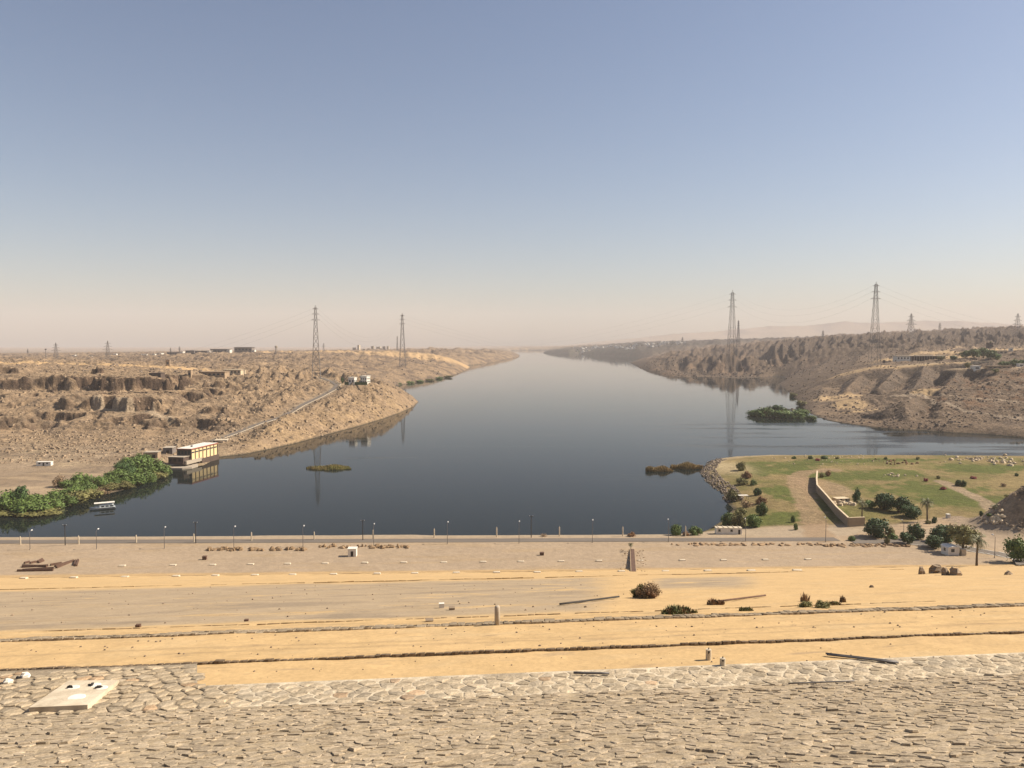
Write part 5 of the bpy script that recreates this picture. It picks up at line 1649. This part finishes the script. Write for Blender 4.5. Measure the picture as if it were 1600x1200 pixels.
# ------------------------------------------------------------------ left shore: pump house, boat, shrubs
def pump_house():
    A = Vector((*at_z(299, 722, 3.0)[:2], 3.0))
    ang = math.radians(-10)
    root = empty('pump_house', A, ang, 'long cream pump house with red roof edge standing in the water', 'pump house')
    W, L, Hh = 10.5, 33.0, 9.0          # local: x to the left of the river front, y along it
    m = MB(); m.box(-W, 0, 0, L, 0.8, Hh); m.build('wall', C['cream'], root)
    m = MB(); m.box(-W - 0.12, 0.0 - 0.3, -0.25, -0.02, 2.6, Hh - 0.4); m.build('end_wall_shade', C['brown'], root)  # dark sheet over the cream end wall; its shade is put into the colour
    m = MB(); m.box(-W - 0.5, 0.5, -0.6, L + 0.5, Hh, Hh + 0.28); rf = m.build('roof', C['white'], root)
    m = MB(); m.box(0.5, 0.62, -0.6, L + 0.5, Hh - 0.35, Hh + 0.30); m.box(-W - 0.5, 0.62, -0.72, -0.6, Hh - 0.25, Hh + 0.30); m.build('fascia', C['redroof'], rf)
    m = MB(); m.box(-6, -5, 9, 10, Hh + 0.28, Hh + 1.2); m.build('roof_vent', C['dark'], rf)
    for i in range(8):
        y = L * i / 7
        m = MB(); m.box(0.0, 0.35, y - 0.28, y + 0.28, -3.5, Hh - 0.02); m.build('pilaster', C['brown'], root)
    for i in range(7):
        y = L * (i + 0.5) / 7
        m = MB(); m.box(-0.02, 0.12, y - 1.5, y + 1.5, Hh - 3.0, Hh - 2.1); m.build('window', C['glass'], root)
    for i in range(4):
        x = -W + 1.6 + i * 2.5
        m = MB(); m.box(x - 0.8, x + 0.8, -0.32, -0.26, 5.2, 7.6); m.build('window', C['glass'], root)
    m = MB(); m.box(-W - 2.0, -1.2, -7.5, -0.3, -0.6, 4.2); an = m.build('annex', C['brown'], root)
    m = MB(); m.box(-W - 2.4, -0.8, -7.9, -0.26, 4.2, 4.5); m.build('annex_roof', C['concrete'], an)
    for i in range(3):
        x = -W - 0.6 + i * 3.6
        m = MB(); m.box(x - 1.0, x + 1.0, -7.6, -7.45, 1.4, 3.0); m.build('window', C['dark'], an)
    m = MB(); m.box(-0.9, 0.6, -6.5, 12, -0.9, 1.6); m.build('parapet', C['concrete'], root)
    m = MB(); V = []; n = 14
    pts = [(-16, -13), (-6, -15), (2, -14), (6, -9), (5, 0), (1.2, 6), (-13, 4), (-17, -4)]
    for z in (-5.0, -1.9):
        for x, y in pts: V.append((x, y, z))
    k = len(pts); m.add(V, [tuple(range(k - 1, -1, -1)), tuple(range(k, 2 * k))] + [(i, (i + 1) % k, k + (i + 1) % k, k + i) for i in range(k)])
    m.build('quay', C['concrete'], root)
    m = MB(); m.box(-W, 0.8, 12, L + 1, -5.0, 0.8); m.build('substructure', C['brown'], root)
pump_house()
cabin('valve_house', 236, 716, 20, 9, 7, 'open brown frame hut behind the shrubs left of the pump house', 'hut', C['mud'], 0.1, 'flat', (('f', 0.25, 0.03, 2.2, 2.4), ('f', 0.7, 0.03, 2.2, 2.4)), C['concrete'])
cabin('pump_shed', 262, 709, 14, 9, 9, 'grey flat-roofed shed directly left of the pump house', 'shed', C['grey'], 0.12, 'flat', (('f', 0.5, 0.03, 2.0, 2.4),), C['concrete'])
cabin('store_shed', 345, 691, 18, 3, 9, 'low pale-roofed shed on the slope above the pump house', 'shed', C['concrete'], 0.2, 'flat', (), C['pale'])
cabin('site_office', 68, 728, 22, 6, 3.2, 'long white hut with two windows beside the shore track', 'hut', C['white'], 0.08, 'flat', (('f', 0.22, 0.45, 1.2, 1.0), ('f', 0.75, 0.45, 1.2, 1.0), ('f', 0.5, 0.02, 1.0, 2.0)))

def boat():
    p = Vector((*at_z(161, 795, 0)[:2], 0.0))
    root = empty('river_boat', p, math.radians(28), 'small white and blue cabin boat moored off the left shrubs', 'boat')
    # hull: x along, bow at -x
    m = MB(); V = []; st = [(-6.2, 0.15, 1.25), (-5.2, 1.0, 1.05), (-3.0, 1.7, 0.9), (0, 1.9, 0.85), (3.5, 1.85, 0.85), (5.6, 1.6, 0.9)]
    for x, w, h in st: V += [(x + 0.3, -w * 0.55, -0.4), (x, -w, h), (x, w, h), (x + 0.3, w * 0.55, -0.4)]
    Fc = []
    for i in range(len(st) - 1):
        a = i * 4; b_ = a + 4
        for k in range(4): Fc.append((a + k, a + (k + 1) % 4, b_ + (k + 1) % 4, b_ + k))
    Fc += [(3, 2, 1, 0), tuple(20 + k for k in range(4))]
    m.add(V, Fc); h = m.build('hull', C['bluehull'], root)
    m = MB()
    for s_ in (-1, 1): m.tube([(x, s_ * (w + 0.03), hh - 0.08) for x, w, hh in st], 0.09, 5)
    m.build('rubbing_strake', C['darkpole'], h)
    m = MB(); m.box(-1.6, 5.0, -1.45, 1.45, 0.9, 2.0); cb = m.build('cabin', C['bluehull'], root)
    for s_ in (-1, 1):
        for i in range(3):
            x = -0.8 + i * 2.0; m = MB(); m.box(x, x + 1.4, s_ * 1.46 - 0.03, s_ * 1.46 + 0.03, 1.15, 1.85); m.build('window', C['glass'], cb)
    for x in (-3.6, -1.6, 1.7, 5.0):
        for s_ in (-1, 1):
            m = MB(); m.tube([(x, s_ * 1.4, 0.8), (x, s_ * 1.4, 3.1)], 0.06, 5); m.build('post', C['steel'], root)
    m = MB(); m.box(-4.0, 5.4, -1.75, 1.75, 3.1, 3.25); m.build('roof', C['white'], root)
    m = MB(); m.tube([(-5.4, -0.9, 1.9), (-6.0, 0, 2.0), (-5.4, 0.9, 1.9)], 0.05, 5); m.tube([(-5.4, -0.9, 1.0), (-5.4, -0.9, 1.9)], 0.04, 5); m.tube([(-5.4, 0.9, 1.0), (-5.4, 0.9, 1.9)], 0.04, 5); m.build('bow_rail', C['steel'], root)
boat()

LEFT = [('leaf', 6, 800, 42, 30), ('deep', 27, 792, 30, 36), ('leaf', 50, 803, 42, 24), ('leaf', 76, 799, 42, 22), ('leaf', 99, 793, 38, 21), ('olive', 121, 786, 36, 20), ('olive', 143, 779, 32, 15),
        ('drybrown', 92, 762, 17, 22), ('leaf', 107, 762, 28, 14), ('leaf', 127, 760, 36, 20), ('leaf', 150, 762, 32, 17), ('olive', 170, 767, 28, 12), ('leaf', 181, 754, 32, 24), ('deep', 196, 744, 34, 28),
        ('leaf', 216, 740, 38, 31), ('leaf', 238, 740, 36, 28), ('leaf', 254, 743, 26, 20), ('leaf', 206, 757, 36, 21), ('leaf', 227, 753, 36, 18), ('olive', 246, 749, 28, 12), ('olive', 191, 764, 30, 11), ('drybrown', 160, 772, 26, 11), ('olive', 60, 805, 60, 9), ('olive', 20, 805, 50, 10), ('leaf', 222, 726, 28, 20), ('leaf', 200, 730, 24, 18), ('leaf', 14, 788, 34, 20), ('leaf', 62, 790, 36, 20), ('leaf', 88, 784, 34, 18), ('leaf', 112, 776, 34, 18), ('leaf', 136, 770, 32, 16), ('leaf', 168, 758, 32, 18), ('leaf', 38, 797, 36, 20)]
LEFT.sort(key=lambda q: q[1])
for i, (k, px, by, w, h) in enumerate(LEFT):
    what = {'leaf': 'green shrub', 'deep': 'dark green shrub', 'olive': 'olive shrub', 'drybrown': 'bare brown shrub'}[k]
    px_plant('shore_shrub', k, px, by - 1, w * 1.28, h * 1.05, row_label(what, 'in the thicket on the left shore', i, len(LEFT)) if i not in (0, len(LEFT) - 1) else row_label(what, 'of the thicket on the left shore', i, len(LEFT)), 'shrub', 'thicket on the left shore')
ISL = [('leaf', 1181, 649, 32, 12), ('leaf', 1197, 651, 40, 17), ('deep', 1210, 647, 36, 18), ('leaf', 1226, 652, 40, 16), ('leaf', 1244, 653, 32, 13), ('leaf', 1253, 648, 26, 12), ('leaf', 1268, 655, 18, 9), ('olive', 1252, 634, 20, 10), ('olive', 1240, 620, 16, 8)]
for i, (k, px, by, w, h) in enumerate(ISL):
    p = at_z(px, by, 0.3); kk = p[1] / F
    plant('islet_bush', k, Vector((p[0], p[1], max(H1(p[0], p[1]), 0) - 0.2)), w * kk, h * kk, row_label('rounded green bush', 'on the bushy islet off the right bank', i, len(ISL)), 'bush', 'bushes of the islet off the right bank')
BAY = [('leaf', 622, 601), ('leaf', 640, 599), ('leaf', 656, 597), ('olive', 672, 595), ('leaf', 686, 592), ('olive', 700, 590)]
for i, (k, px, by) in enumerate(BAY):
    p = at_z(px, by, 0.2); kk = p[1] / F
    plant('reed_thicket', k, Vector((p[0], p[1], 0)), 17 * kk, 4 * kk, row_label('low green thicket', 'along the water of the left bay', i, len(BAY)), 'shrub', 'thickets along the left bay', trunk=False)

# road and pipeline climbing the promontory
hp = [Vector(q) for q in HILLROAD]
hs_ = []
for i in range(len(hp) - 1):
    for t in range(6): hs_.append(hp[i].lerp(hp[i + 1], t / 6))
road_strip('road', hs_, 5.0, 0.5, C['asphalt'])
def pipeline():
    root = empty('pipeline', hs_[20], 0, 'pale pipeline on low piers beside the road up the left bluff', 'pipeline')
    P = []
    for i in range(0, len(hs_) - 4, 1):
        d = (hs_[min(i + 1, len(hs_) - 1)] - hs_[i]); d.z = 0; d.normalize()
        q = hs_[i] + Vector((d.y, -d.x, 0)) * 5.0; P.append(Vector((q.x, q.y, max(H1(q.x, q.y), hs_[i].z) + 0.9)))
    m = MB(); m.tube([q - root.location for q in P], 0.38, 6); m.build('pipe_run', C['concrete'], root)
    for i in range(0, len(P), 4):
        q = P[i] - root.location; m = MB(); m.box(q.x - 0.4, q.x + 0.4, q.y - 0.4, q.y + 0.4, q.z - 3, q.z - 0.6); m.build('pier', C['concrete'], root)
pipeline()

def block_house(px, base, wpx, hpx, deep, label, mat, rz=0.0, bands=2, cols=4, name='house', side='r', roofmat=None, cat='house', depthY=None, win=None):
    p = ground_hit(px, base) if depthY is None else ground_at(px, depthY)
    k = p.y / F; w, h = wpx * k, hpx * k
    wins = []
    for r_ in range(bands):
        for c_ in range(cols):
            wins.append(('f', (c_ + 0.5) / cols, 0.15 + 0.75 * (r_ + 0.15) / bands, w / cols * 0.55, h / bands * 0.38))
            if side: wins.append((side, (c_ + 0.5) / cols, 0.15 + 0.75 * (r_ + 0.15) / bands, deep / cols * 0.55, h / bands * 0.38))
    return cabin(name, p, base, wpx, hpx, deep, label, cat, mat, rz, 'flat', wins, roofmat, sink=3.0)
block_house(568, 600, 11, 12, 9, 'white two-storey house on the left bluff, right block', C['white'], -0.35, 2, 3, side='r')
block_house(549, 600, 10, 10, 8, 'white house on the left bluff, left block', C['white'], -0.2, 1, 2, side='r')
cabin('garden_wall', 556, 601, 36, 4, 1.0, 'dark hedge wall in front of the white houses on the bluff', 'wall', C['deep'], -0.1, 'flat', ())
px_plant('cypress_tree', 'deep', 535, 599, 5, 12, 'slim dark cypress left of the white houses', 'tree', None, 0.05, 'crown')
# ruins on the plateau
RU = [(262, 572, 6, 9, 5, 'small square ruined tower on the left plateau', C['mud']), (296, 590, 5, 10, 5, 'narrow ruined tower beside the long ruins', C['mud']), (283, 590, 20, 5, 12, 'low ruined walls left of the narrow tower', C['mud']),
      (331, 588, 40, 7, 18, 'long roofless ruin with dark openings on the quarry rim', C['mud']), (362, 584, 30, 6, 14, 'pale ruined shed at the right of the long ruin', C['stone']), (242, 588, 18, 5, 12, 'dark collapsed hut on the quarry rim', C['brown'])]
for px, by, w, h, dp, lab, mt in RU:
    block_house(px, by, w, h, dp, lab, mt, R.uniform(-0.2, 0.2), 1, max(1, w // 6), name='ruin', side=None, cat='ruin')
SH = [(271, 20, 4.5, 2400, 'leftmost grey shed on the left skyline'), (297, 13, 4, 2420, 'second grey shed from the left on the skyline'), (316, 22, 3.5, 2400, 'low pale-roofed shed on the left skyline'), (342, 27, 5.5, 2450, 'large grey shed right of the low pale one'), (380, 27, 6, 2350, 'highest grey shed at the right end of the skyline row')]
for i, (px, w, h, Y, lab) in enumerate(SH):
    block_house(px, 0, w, h, 30, lab, C['grey'], R.uniform(-0.1, 0.1), 1, 5, name='shed', side=None, roofmat=C['pale'] if i == 2 else C['grey'], cat='shed', depthY=Y)
for i, (px, w, h, Y) in enumerate(((284, 4, 4, 2380), (326, 4, 3, 2380), (357, 5, 4, 2380), (396, 4, 4, 2300), (115, 5, 3, 2500), (140, 6, 3, 2600), (205, 6, 3, 2300), (225, 8, 3, 2350), (240, 5, 3, 2500), (250, 5, 4, 2400), (180, 4, 3, 2400))):
    block_house(px, 0, w, h, 14, row_label('small pale house', 'among those on the left skyline', [115, 140, 180, 205, 225, 240, 250, 284, 326, 357, 396].index(px), 11), C['white'], R.uniform(-0.3, 0.3), 1, 2, name='house', side=None, depthY=Y)
for i, (px, w, h) in enumerate(((553, 4, 4), (560, 3, 7), (569, 4, 4), (576, 3, 5), (582, 4, 7.5), (591, 6, 8), (600, 4, 7.5), (606, 3, 8))):
    block_house(px, 0, w, h, 18, row_label('distant apartment block', 'between the two left pylons', i, 8), C['pale'] if i % 2 else C['concrete'], R.uniform(-0.2, 0.2), 3, 3, name='apartment_block', side=None, cat='building', depthY=4250)
def water_tower():
    p = ground_at(432, 2480); root = empty('water_tower', p, 0, 'dark water tower standing alone left of the tallest left pylon', 'water tower')
    for s_ in (-1, 1):
        for t_ in (-1, 1):
            m = MB(); m.tube([(s_ * 2.4, t_ * 2.4, -2), (s_ * 2, t_ * 2, 14)], 0.7, 5); m.build('leg', C['concrete'], root)
    m = MB(); m.tube([(0, 0, 13), (0, 0, 15), (0, 0, 20), (0, 0, 21.5)], [2.5, 4.2, 4.2, 1.5], 10); m.build('tank', C['concrete'], root)
water_tower()

# village on the far bank
g = random.Random(3)
VIL = []
for i in range(80):
    px = 895 + 175 * i / 79 + g.uniform(-3, 3)
    Y = np.interp(px, [895, 985, 1070], [6300, 5100, 4750]) + g.uniform(-100, 500)
    VIL.append((px, Y))
VIL.sort()
house_me = None
for i, (px, Y) in enumerate(VIL):
    x = (px - 800) / F * Y; z = H1(x, Y)
    if z < 1.0: z = 1.0
    if house_me is None:
        m = MB(); m.box(-0.5, 0.5, -0.5, 0.5, -1.0, 0.55); m.box(-0.5, 0.1, -0.52, 0.5, 0.55, 0.95); m.box(0.15, 0.3, 0.2, 0.4, 0.55, 0.75); house_me = m.mesh('village_house', C['white'])
        m = MB(); m.box(-0.5, 0.5, -0.5, 0.5, -1.0, 0.6); m.box(-0.2, 0.45, -0.5, 0.4, 0.6, 0.85); house_me2 = m.mesh('village_house', C['concrete'])
    o = link('village_house', house_me if g.random() < 0.6 else house_me2); s_ = g.uniform(12, 26)
    o.location = (x, Y, z); o.scale = (s_, s_ * 0.8, g.uniform(9, 15)); o.rotation_euler = (0, 0, g.uniform(-0.5, 0.5))
    tag(o, row_label('tiny pale village house', 'on the far bank', i, len(VIL)), 'house', 'village on the far bank')

# right bank: long building, trees, huts
def long_building():
    p = ground_hit(1440, 564); k = p.y / F
    root = empty('long_building', p, 0.05, 'long low building with a dark colonnade on the right plateau', 'building')
    w = 80 * k; h = 7.5 * k
    m = MB(); m.box(-w / 2, -w / 2 + 22 * k, 0, 12, -2, h * 0.9); m.build('office_wing', C['white'], root)
    m = MB(); m.box(-w / 2 + 22 * k + 0.05, w / 2, 4, 13, -2, h * 0.92); m.build('wall', C['brown'], root)
    m = MB(); m.box(-w / 2 - 1, w / 2 + 1, -1, 14, h * 0.93, h * 1.05); m.build('roof', C['pale'], root)
    for i in range(14):
        x = -w / 2 + 24 * k + i * (56 * k / 13.5); m = MB(); m.box(x - 0.35, x + 0.35, 0, 0.7, -2, h * 0.92); m.build('column', C['concrete'], root)
    for i in range(4):
        x = -w / 2 + (i + 0.6) * 5 * k; m = MB(); m.box(x - 1.3, x + 1.3, -0.06, 0.05, h * 0.35, h * 0.7); m.build('window', C['glass'], root)
long_building()
RT = [('olive', 1470, 563, 14, 7), ('deep', 1490, 562, 14, 8), ('leaf', 1508, 560, 20, 14), ('leaf', 1522, 560, 22, 17), ('leaf', 1536, 560, 24, 19), ('leaf', 1548, 561, 22, 16), ('leaf', 1558, 562, 16, 11), ('olive', 1512, 575, 12, 10), ('leaf', 1570, 572, 20, 9), ('leaf', 1586, 571, 22, 10), ('deep', 1598, 570, 16, 10), ('olive', 1555, 582, 14, 7), ('deep', 1548, 541, 6, 8)]
RT.sort(key=lambda q: q[1])
for i, (k, px, by, w, h) in enumerate(RT):
    px_plant('broadleaf_tree', k, px, by, w, h, row_label('green tree', 'in the grove on the right plateau', i, len(RT)), 'tree', 'grove on the right plateau', 0.08, 'crown', 0.5)
RH = [(1527, 578, 11, 6, 8, 'small white-fronted hut below the plateau grove', C['white']), (1562, 576, 36, 4, 8, 'long low tan house below the plateau grove', C['mud']), (1540, 567, 42, 2.5, 3, 'long tan yard wall under the plateau grove', C['stone']), (1568, 553, 14, 5, 9, 'pale domed shed right of the plateau grove', C['stone']), (1580, 549, 5, 5, 4, 'small white hut right of the plateau grove', C['white']), (1509, 557, 6, 4, 5, 'white kiosk at the left of the plateau grove', C['white']), (1596, 573, 8, 5, 6, 'white hut at the right picture edge', C['white']), (1382, 567, 3, 4, 3, 'tiny dark hut at the edge of the right plateau', C['brown']), (1548, 543, 7, 7, 8, 'dark tower house on the skyline above the grove', C['brown'])]
for px, by, w, h, dp, lab, mt in RH:
    block_house(px, by, w, h, dp, lab, mt, R.uniform(-0.15, 0.15), 1, max(1, w // 7), name='hut', side=None, cat='hut')

# ------------------------------------------------------------------ pylons and cables
def pylon(px, Y, top_y, label, base_z=None, width=0.095, arms=((0.80, 0.040), (0.88, 0.034), (0.95, 0.028)), rz=0.2, fat=1.0, group='tall river-crossing pylons'):
    x = (px - 800) / F * Y
    z0 = H1(x, Y) if base_z is None else base_z
    zt = at_depth(px, top_y, Y)[2]
    h = zt - z0
    root = empty('power_pylon', (x, Y, z0), rz, label, 'pylon', group)
    lw = (0.27 if h > 60 else 0.18) * fat * max(1.0, Y / 1500); bw = lw * 0.62
    def half(t): return h * width / 2 * (1 - t) ** 1.05 * (1.0) + h * 0.010
    N = 10
    ts = [1 - (1 - i / N) ** 1.25 for i in range(N + 1)]
    ts = [t * 0.97 for t in ts]
    cs = [(-1, -1), (1, -1), (1, 1), (-1, 1)]
    for cx, cy in cs:
        m = MB(); m.tube([(cx * half(t), cy * half(t), t * h if i else -2) for i, t in enumerate(ts)], lw, 4); m.build('leg', C['pylon'], root)
    m = MB()
    for i in range(N):
        a, b_ = ts[i], ts[i + 1]
        for k in range(4):
            p, q = cs[k], cs[(k + 1) % 4]
            A = (p[0] * half(a), p[1] * half(a), a * h); B = (q[0] * half(b_), q[1] * half(b_), b_ * h)
            A2 = (q[0] * half(a), q[1] * half(a), a * h); B2 = (p[0] * half(b_), p[1] * half(b_), b_ * h)
            m.bar(A, B, bw); m.bar(A2, B2, bw); m.bar(B, B2, bw)
    br = m.build('bracing', C['pylon'], root); tag(br, kind='stuff')
    tips = []
    for t, L in arms:
        L = L * h; m = MB(); hh = half(t)
        for s_ in (-1, 1):
            tip = (s_ * (hh + L), 0, t * h)
            for cy in (-1, 1):
                m.bar((s_ * hh, cy * hh, t * h), tip, bw); m.bar((s_ * hh, cy * hh, t * h + L * 0.35), tip, bw)
            tips.append(root.matrix_basis @ Vector(tip) if False else Vector(tip))
        m.bar((-hh - L, 0, t * h), (hh + L, 0, t * h), bw)
        m.build('cross_arm', C['pylon'], root)
    m = MB(); m.bar((0, 0, 0.95 * h), (0, 0, h), bw); m.bar((half(0.97), half(0.97), 0.97 * h), (0, 0, h), bw); m.bar((-half(0.97), -half(0.97), 0.97 * h), (0, 0, h), bw); m.build('peak', C['pylon'], root)
    M = Matrix.Translation(root.location) @ Matrix.Rotation(rz, 4, 'Z')
    return [M @ t for t in tips]
T_L1 = pylon(494, 1065, 477, 'tallest pylon on the left bank, above the white houses')
T_L2 = pylon(629, 1900, 489, 'tall pylon on the left bank nearest the river bend', rz=0.3)
T_R1 = pylon(1143, 2050, 453, 'tall pylon on the right headland above its reflection', rz=0.1)
T_R2 = pylon(1366, 1290, 440, 'tallest pylon of all, on the right bank plateau', rz=-0.1)
T_L3 = pylon(506, 2600, 536, 'small pylon just right of the tallest left pylon', width=0.2, arms=((0.6, 0.16), (0.75, 0.13), (0.9, 0.1)), group='distant pylons')
pylon(621, 3600, 525, 'slim distant pylon just left of the bend pylon', group='distant pylons')
pylon(1153, 3300, 500, 'slim pylon just right of the headland pylon', group='distant pylons')
wide = dict(width=0.24, arms=((0.55, 0.18), (0.70, 0.15), (0.85, 0.11)), group='distant pylons')
pylon(88, 1750, 535, 'leftmost broad lattice pylon on the left skyline', **wide)
pylon(169, 1800, 532, 'second broad lattice pylon on the left skyline', **wide)
pylon(281, 3000, 541, 'small pylon above the grey sheds', **wide)
pylon(267, 3600, 543, 'faint small pylon left of the one above the sheds', **wide)
pylon(1422, 2450, 489, 'broad pylon on the right skyline, right of the tallest', **wide)
pylon(1467, 3600, 504, 'faint pylon in the middle of the right skyline', **wide)
pylon(1588, 2600, 489, 'broad pylon near the right edge of the skyline', **wide)
pylon(1066, 4900, 526, 'tiny pylon above the far village', **wide)
pylon(1285, 2900, 516, 'tiny pylon on the ridge left of the tallest right pylon', **wide)
pylon(44, 3400, 545, 'faint pylon near the left edge of the skyline', **wide)
def mast(px, Y, top_y, label):
    p = ground_at(px, Y); zt = at_depth(px, top_y, Y)[2] - p.z
    root = empty('floodlight_mast', p, 0, label, 'mast')
    m = MB(); m.tube([(0, 0, -1), (0, 0, zt)], [0.7, 0.45], 6); m.build('pole', C['pylon'], root)
    m = MB(); m.box(-1.8, 1.8, -0.5, 0.5, zt - 2.2, zt); m.build('lamp_frame', C['pylon'], root)
mast(72, 1600, 545, 'thin floodlight mast left of the first broad pylon')

def cable(A, B, sag, label, r=0.05):
    n = 26; pts = []
    for i in range(n + 1):
        t = i / n; p = A.lerp(B, t); p.z -= sag * 4 * t * (1 - t); pts.append(p)
    c = (A + B) / 2
    m = MB(); m.tube([p - c for p in pts], r, 3, False); o = m.build('power_cable', C['cable']); o.location = c
    tag(o, label, 'cable', 'high voltage cables')
lv_ = ['lowest', 'middle', 'highest']
def span(TA, TB, sag, where, r=0.05):
    for j in (0, 1, 2):
        cable(TA[2 * j + 1], TB[2 * j], sag, f'{lv_[j]} cable {where}', r)
def off(T, d): return [t + Vector(d) for t in T]
span(T_L1, T_L2, 45, 'between the two tall left pylons')
span(off(T_L1, (-900, 300, -75)), T_L1, 60, 'leading left from the tallest left pylon')
span(T_L2, off(T_L2, (1100, 2600, -110)), 60, 'running right from the bend pylon into the haze', 0.07)
span(T_R1, T_R2, 40, 'between the two tall right pylons', 0.06)
span(T_R2, off(T_R2, (800, 300, -60)), 45, 'leading right from the tallest right pylon')
span(off(T_R1, (-900, 2600, -110)), T_R1, 60, 'leading left from the headland pylon', 0.07)
# low wires by the side road
def wire(a, b_, za, zb, label):
    A = ground_hit(*a); B = ground_hit(*b_); A.z += za; B.z += zb
    cable(A, B, 0.8, label, 0.035)
wire((1290, 847), (1600, 862), 7.2, 10.5, 'upper of two slack wires over the side road trees')
wire((1290, 847), (1600, 862), 6.2, 9.3, 'lower of two slack wires over the side road trees')

# ------------------------------------------------------------------ loose rock on the banks
def boulders(name, label, n, px0, px1, Y0, Y1, mat, rmin, rmax, seed, accept=None):
    g_ = np.random.RandomState(seed)
    px = g_.uniform(px0, px1, n); Y = np.exp(g_.uniform(math.log(Y0), math.log(Y1), n))
    X = (px - 800) / F * Y; Z = height(X, Y)
    clus = fbm(X / 40 + seed, Y / 40, 3)
    ok = (Z > 0.2) & (clus > -0.12 + 0.3 * g_.rand(n) - 0.15)
    if accept is not None: ok &= accept(px, Y, X, Z)
    X, Y, Z = X[ok], Y[ok], Z[ok]; m_ = len(X)
    r = rmin + (rmax - rmin) * g_.rand(m_) ** 3
    base = np.array([(-1, -1, -.5), (1, -1, -.5), (1, 1, -.5), (-1, 1, -.5), (-.6, -.75, .8), (.75, -.55, .9), (.6, .7, .7), (-.75, .6, .95)])
    Fq = np.array([(4, 5, 6, 7), (0, 1, 5, 4), (1, 2, 6, 5), (2, 3, 7, 6), (3, 0, 4, 7)])
    V = base[None] * (1 + g_.uniform(-0.3, 0.3, (m_, 8, 3)))
    V = V * (r[:, None, None] * np.stack([g_.uniform(0.7, 1.3, m_), g_.uniform(0.7, 1.3, m_), g_.uniform(0.5, 1.0, m_)], -1)[:, None])
    a = g_.rand(m_) * 6.28; c_, s_ = np.cos(a)[:, None], np.sin(a)[:, None]
    W = np.stack([V[..., 0] * c_ - V[..., 1] * s_ + X[:, None], V[..., 0] * s_ + V[..., 1] * c_ + Y[:, None], V[..., 2] + Z[:, None] + r[:, None] * 0.25], -1)
    q = (Fq[None] + 8 * np.arange(m_)[:, None, None]).reshape(-1, 4)
    me = raw_mesh(name, W.reshape(-1, 3), q, None, False); me.materials.append(C[mat])
    tag(link(name, me), label, 'boulders', kind='stuff')
nob = lambda px, Y, X, Z: np.min([np.hypot(X - h_[0], Y - h_[1]) for h_ in HILLROAD[::1]], 0) > 7
boulders('bank_boulders', 'brown boulders strewn over the left quarry and flat', 4500, -60, 420, 560, 1150, 'rockp', 0.25, 1.6, 1, nob)
boulders('bank_boulders', 'dark rocks over the left plateau', 4500, -60, 720, 950, 2600, 'rockd', 0.5, 2.4, 2, nob)
boulders('bank_boulders', 'pale broken rock on the left promontory', 5000, 335, 660, 620, 1060, 'rockp', 0.3, 1.7, 3, nob)
boulders('bank_boulders', 'rock debris on the right bank slopes', 8000, 1225, 1650, 720, 1350, 'rockd', 0.3, 1.5, 4)
boulders('bank_boulders', 'crags on the right headland', 3500, 985, 1260, 1800, 2800, 'rockd', 0.7, 3.2, 5)
boulders('bank_boulders', 'dark rocks on the right skyline ridge', 3000, 1230, 1650, 1350, 2700, 'rockd', 0.5, 2.2, 6)
boulders('bank_boulders', 'stones on the rocky hill at the right edge', 1200, 1535, 1680, 315, 375, 'rock', 0.15, 0.8, 7, lambda px, Y, X, Z: Z > 6)
boulders('bank_boulders', 'small rubble scattered over the flat left of the pump house', 3500, -60, 330, 515, 690, 'rockp', 0.2, 1.1, 8, lambda px, Y, X, Z: Z > 3)
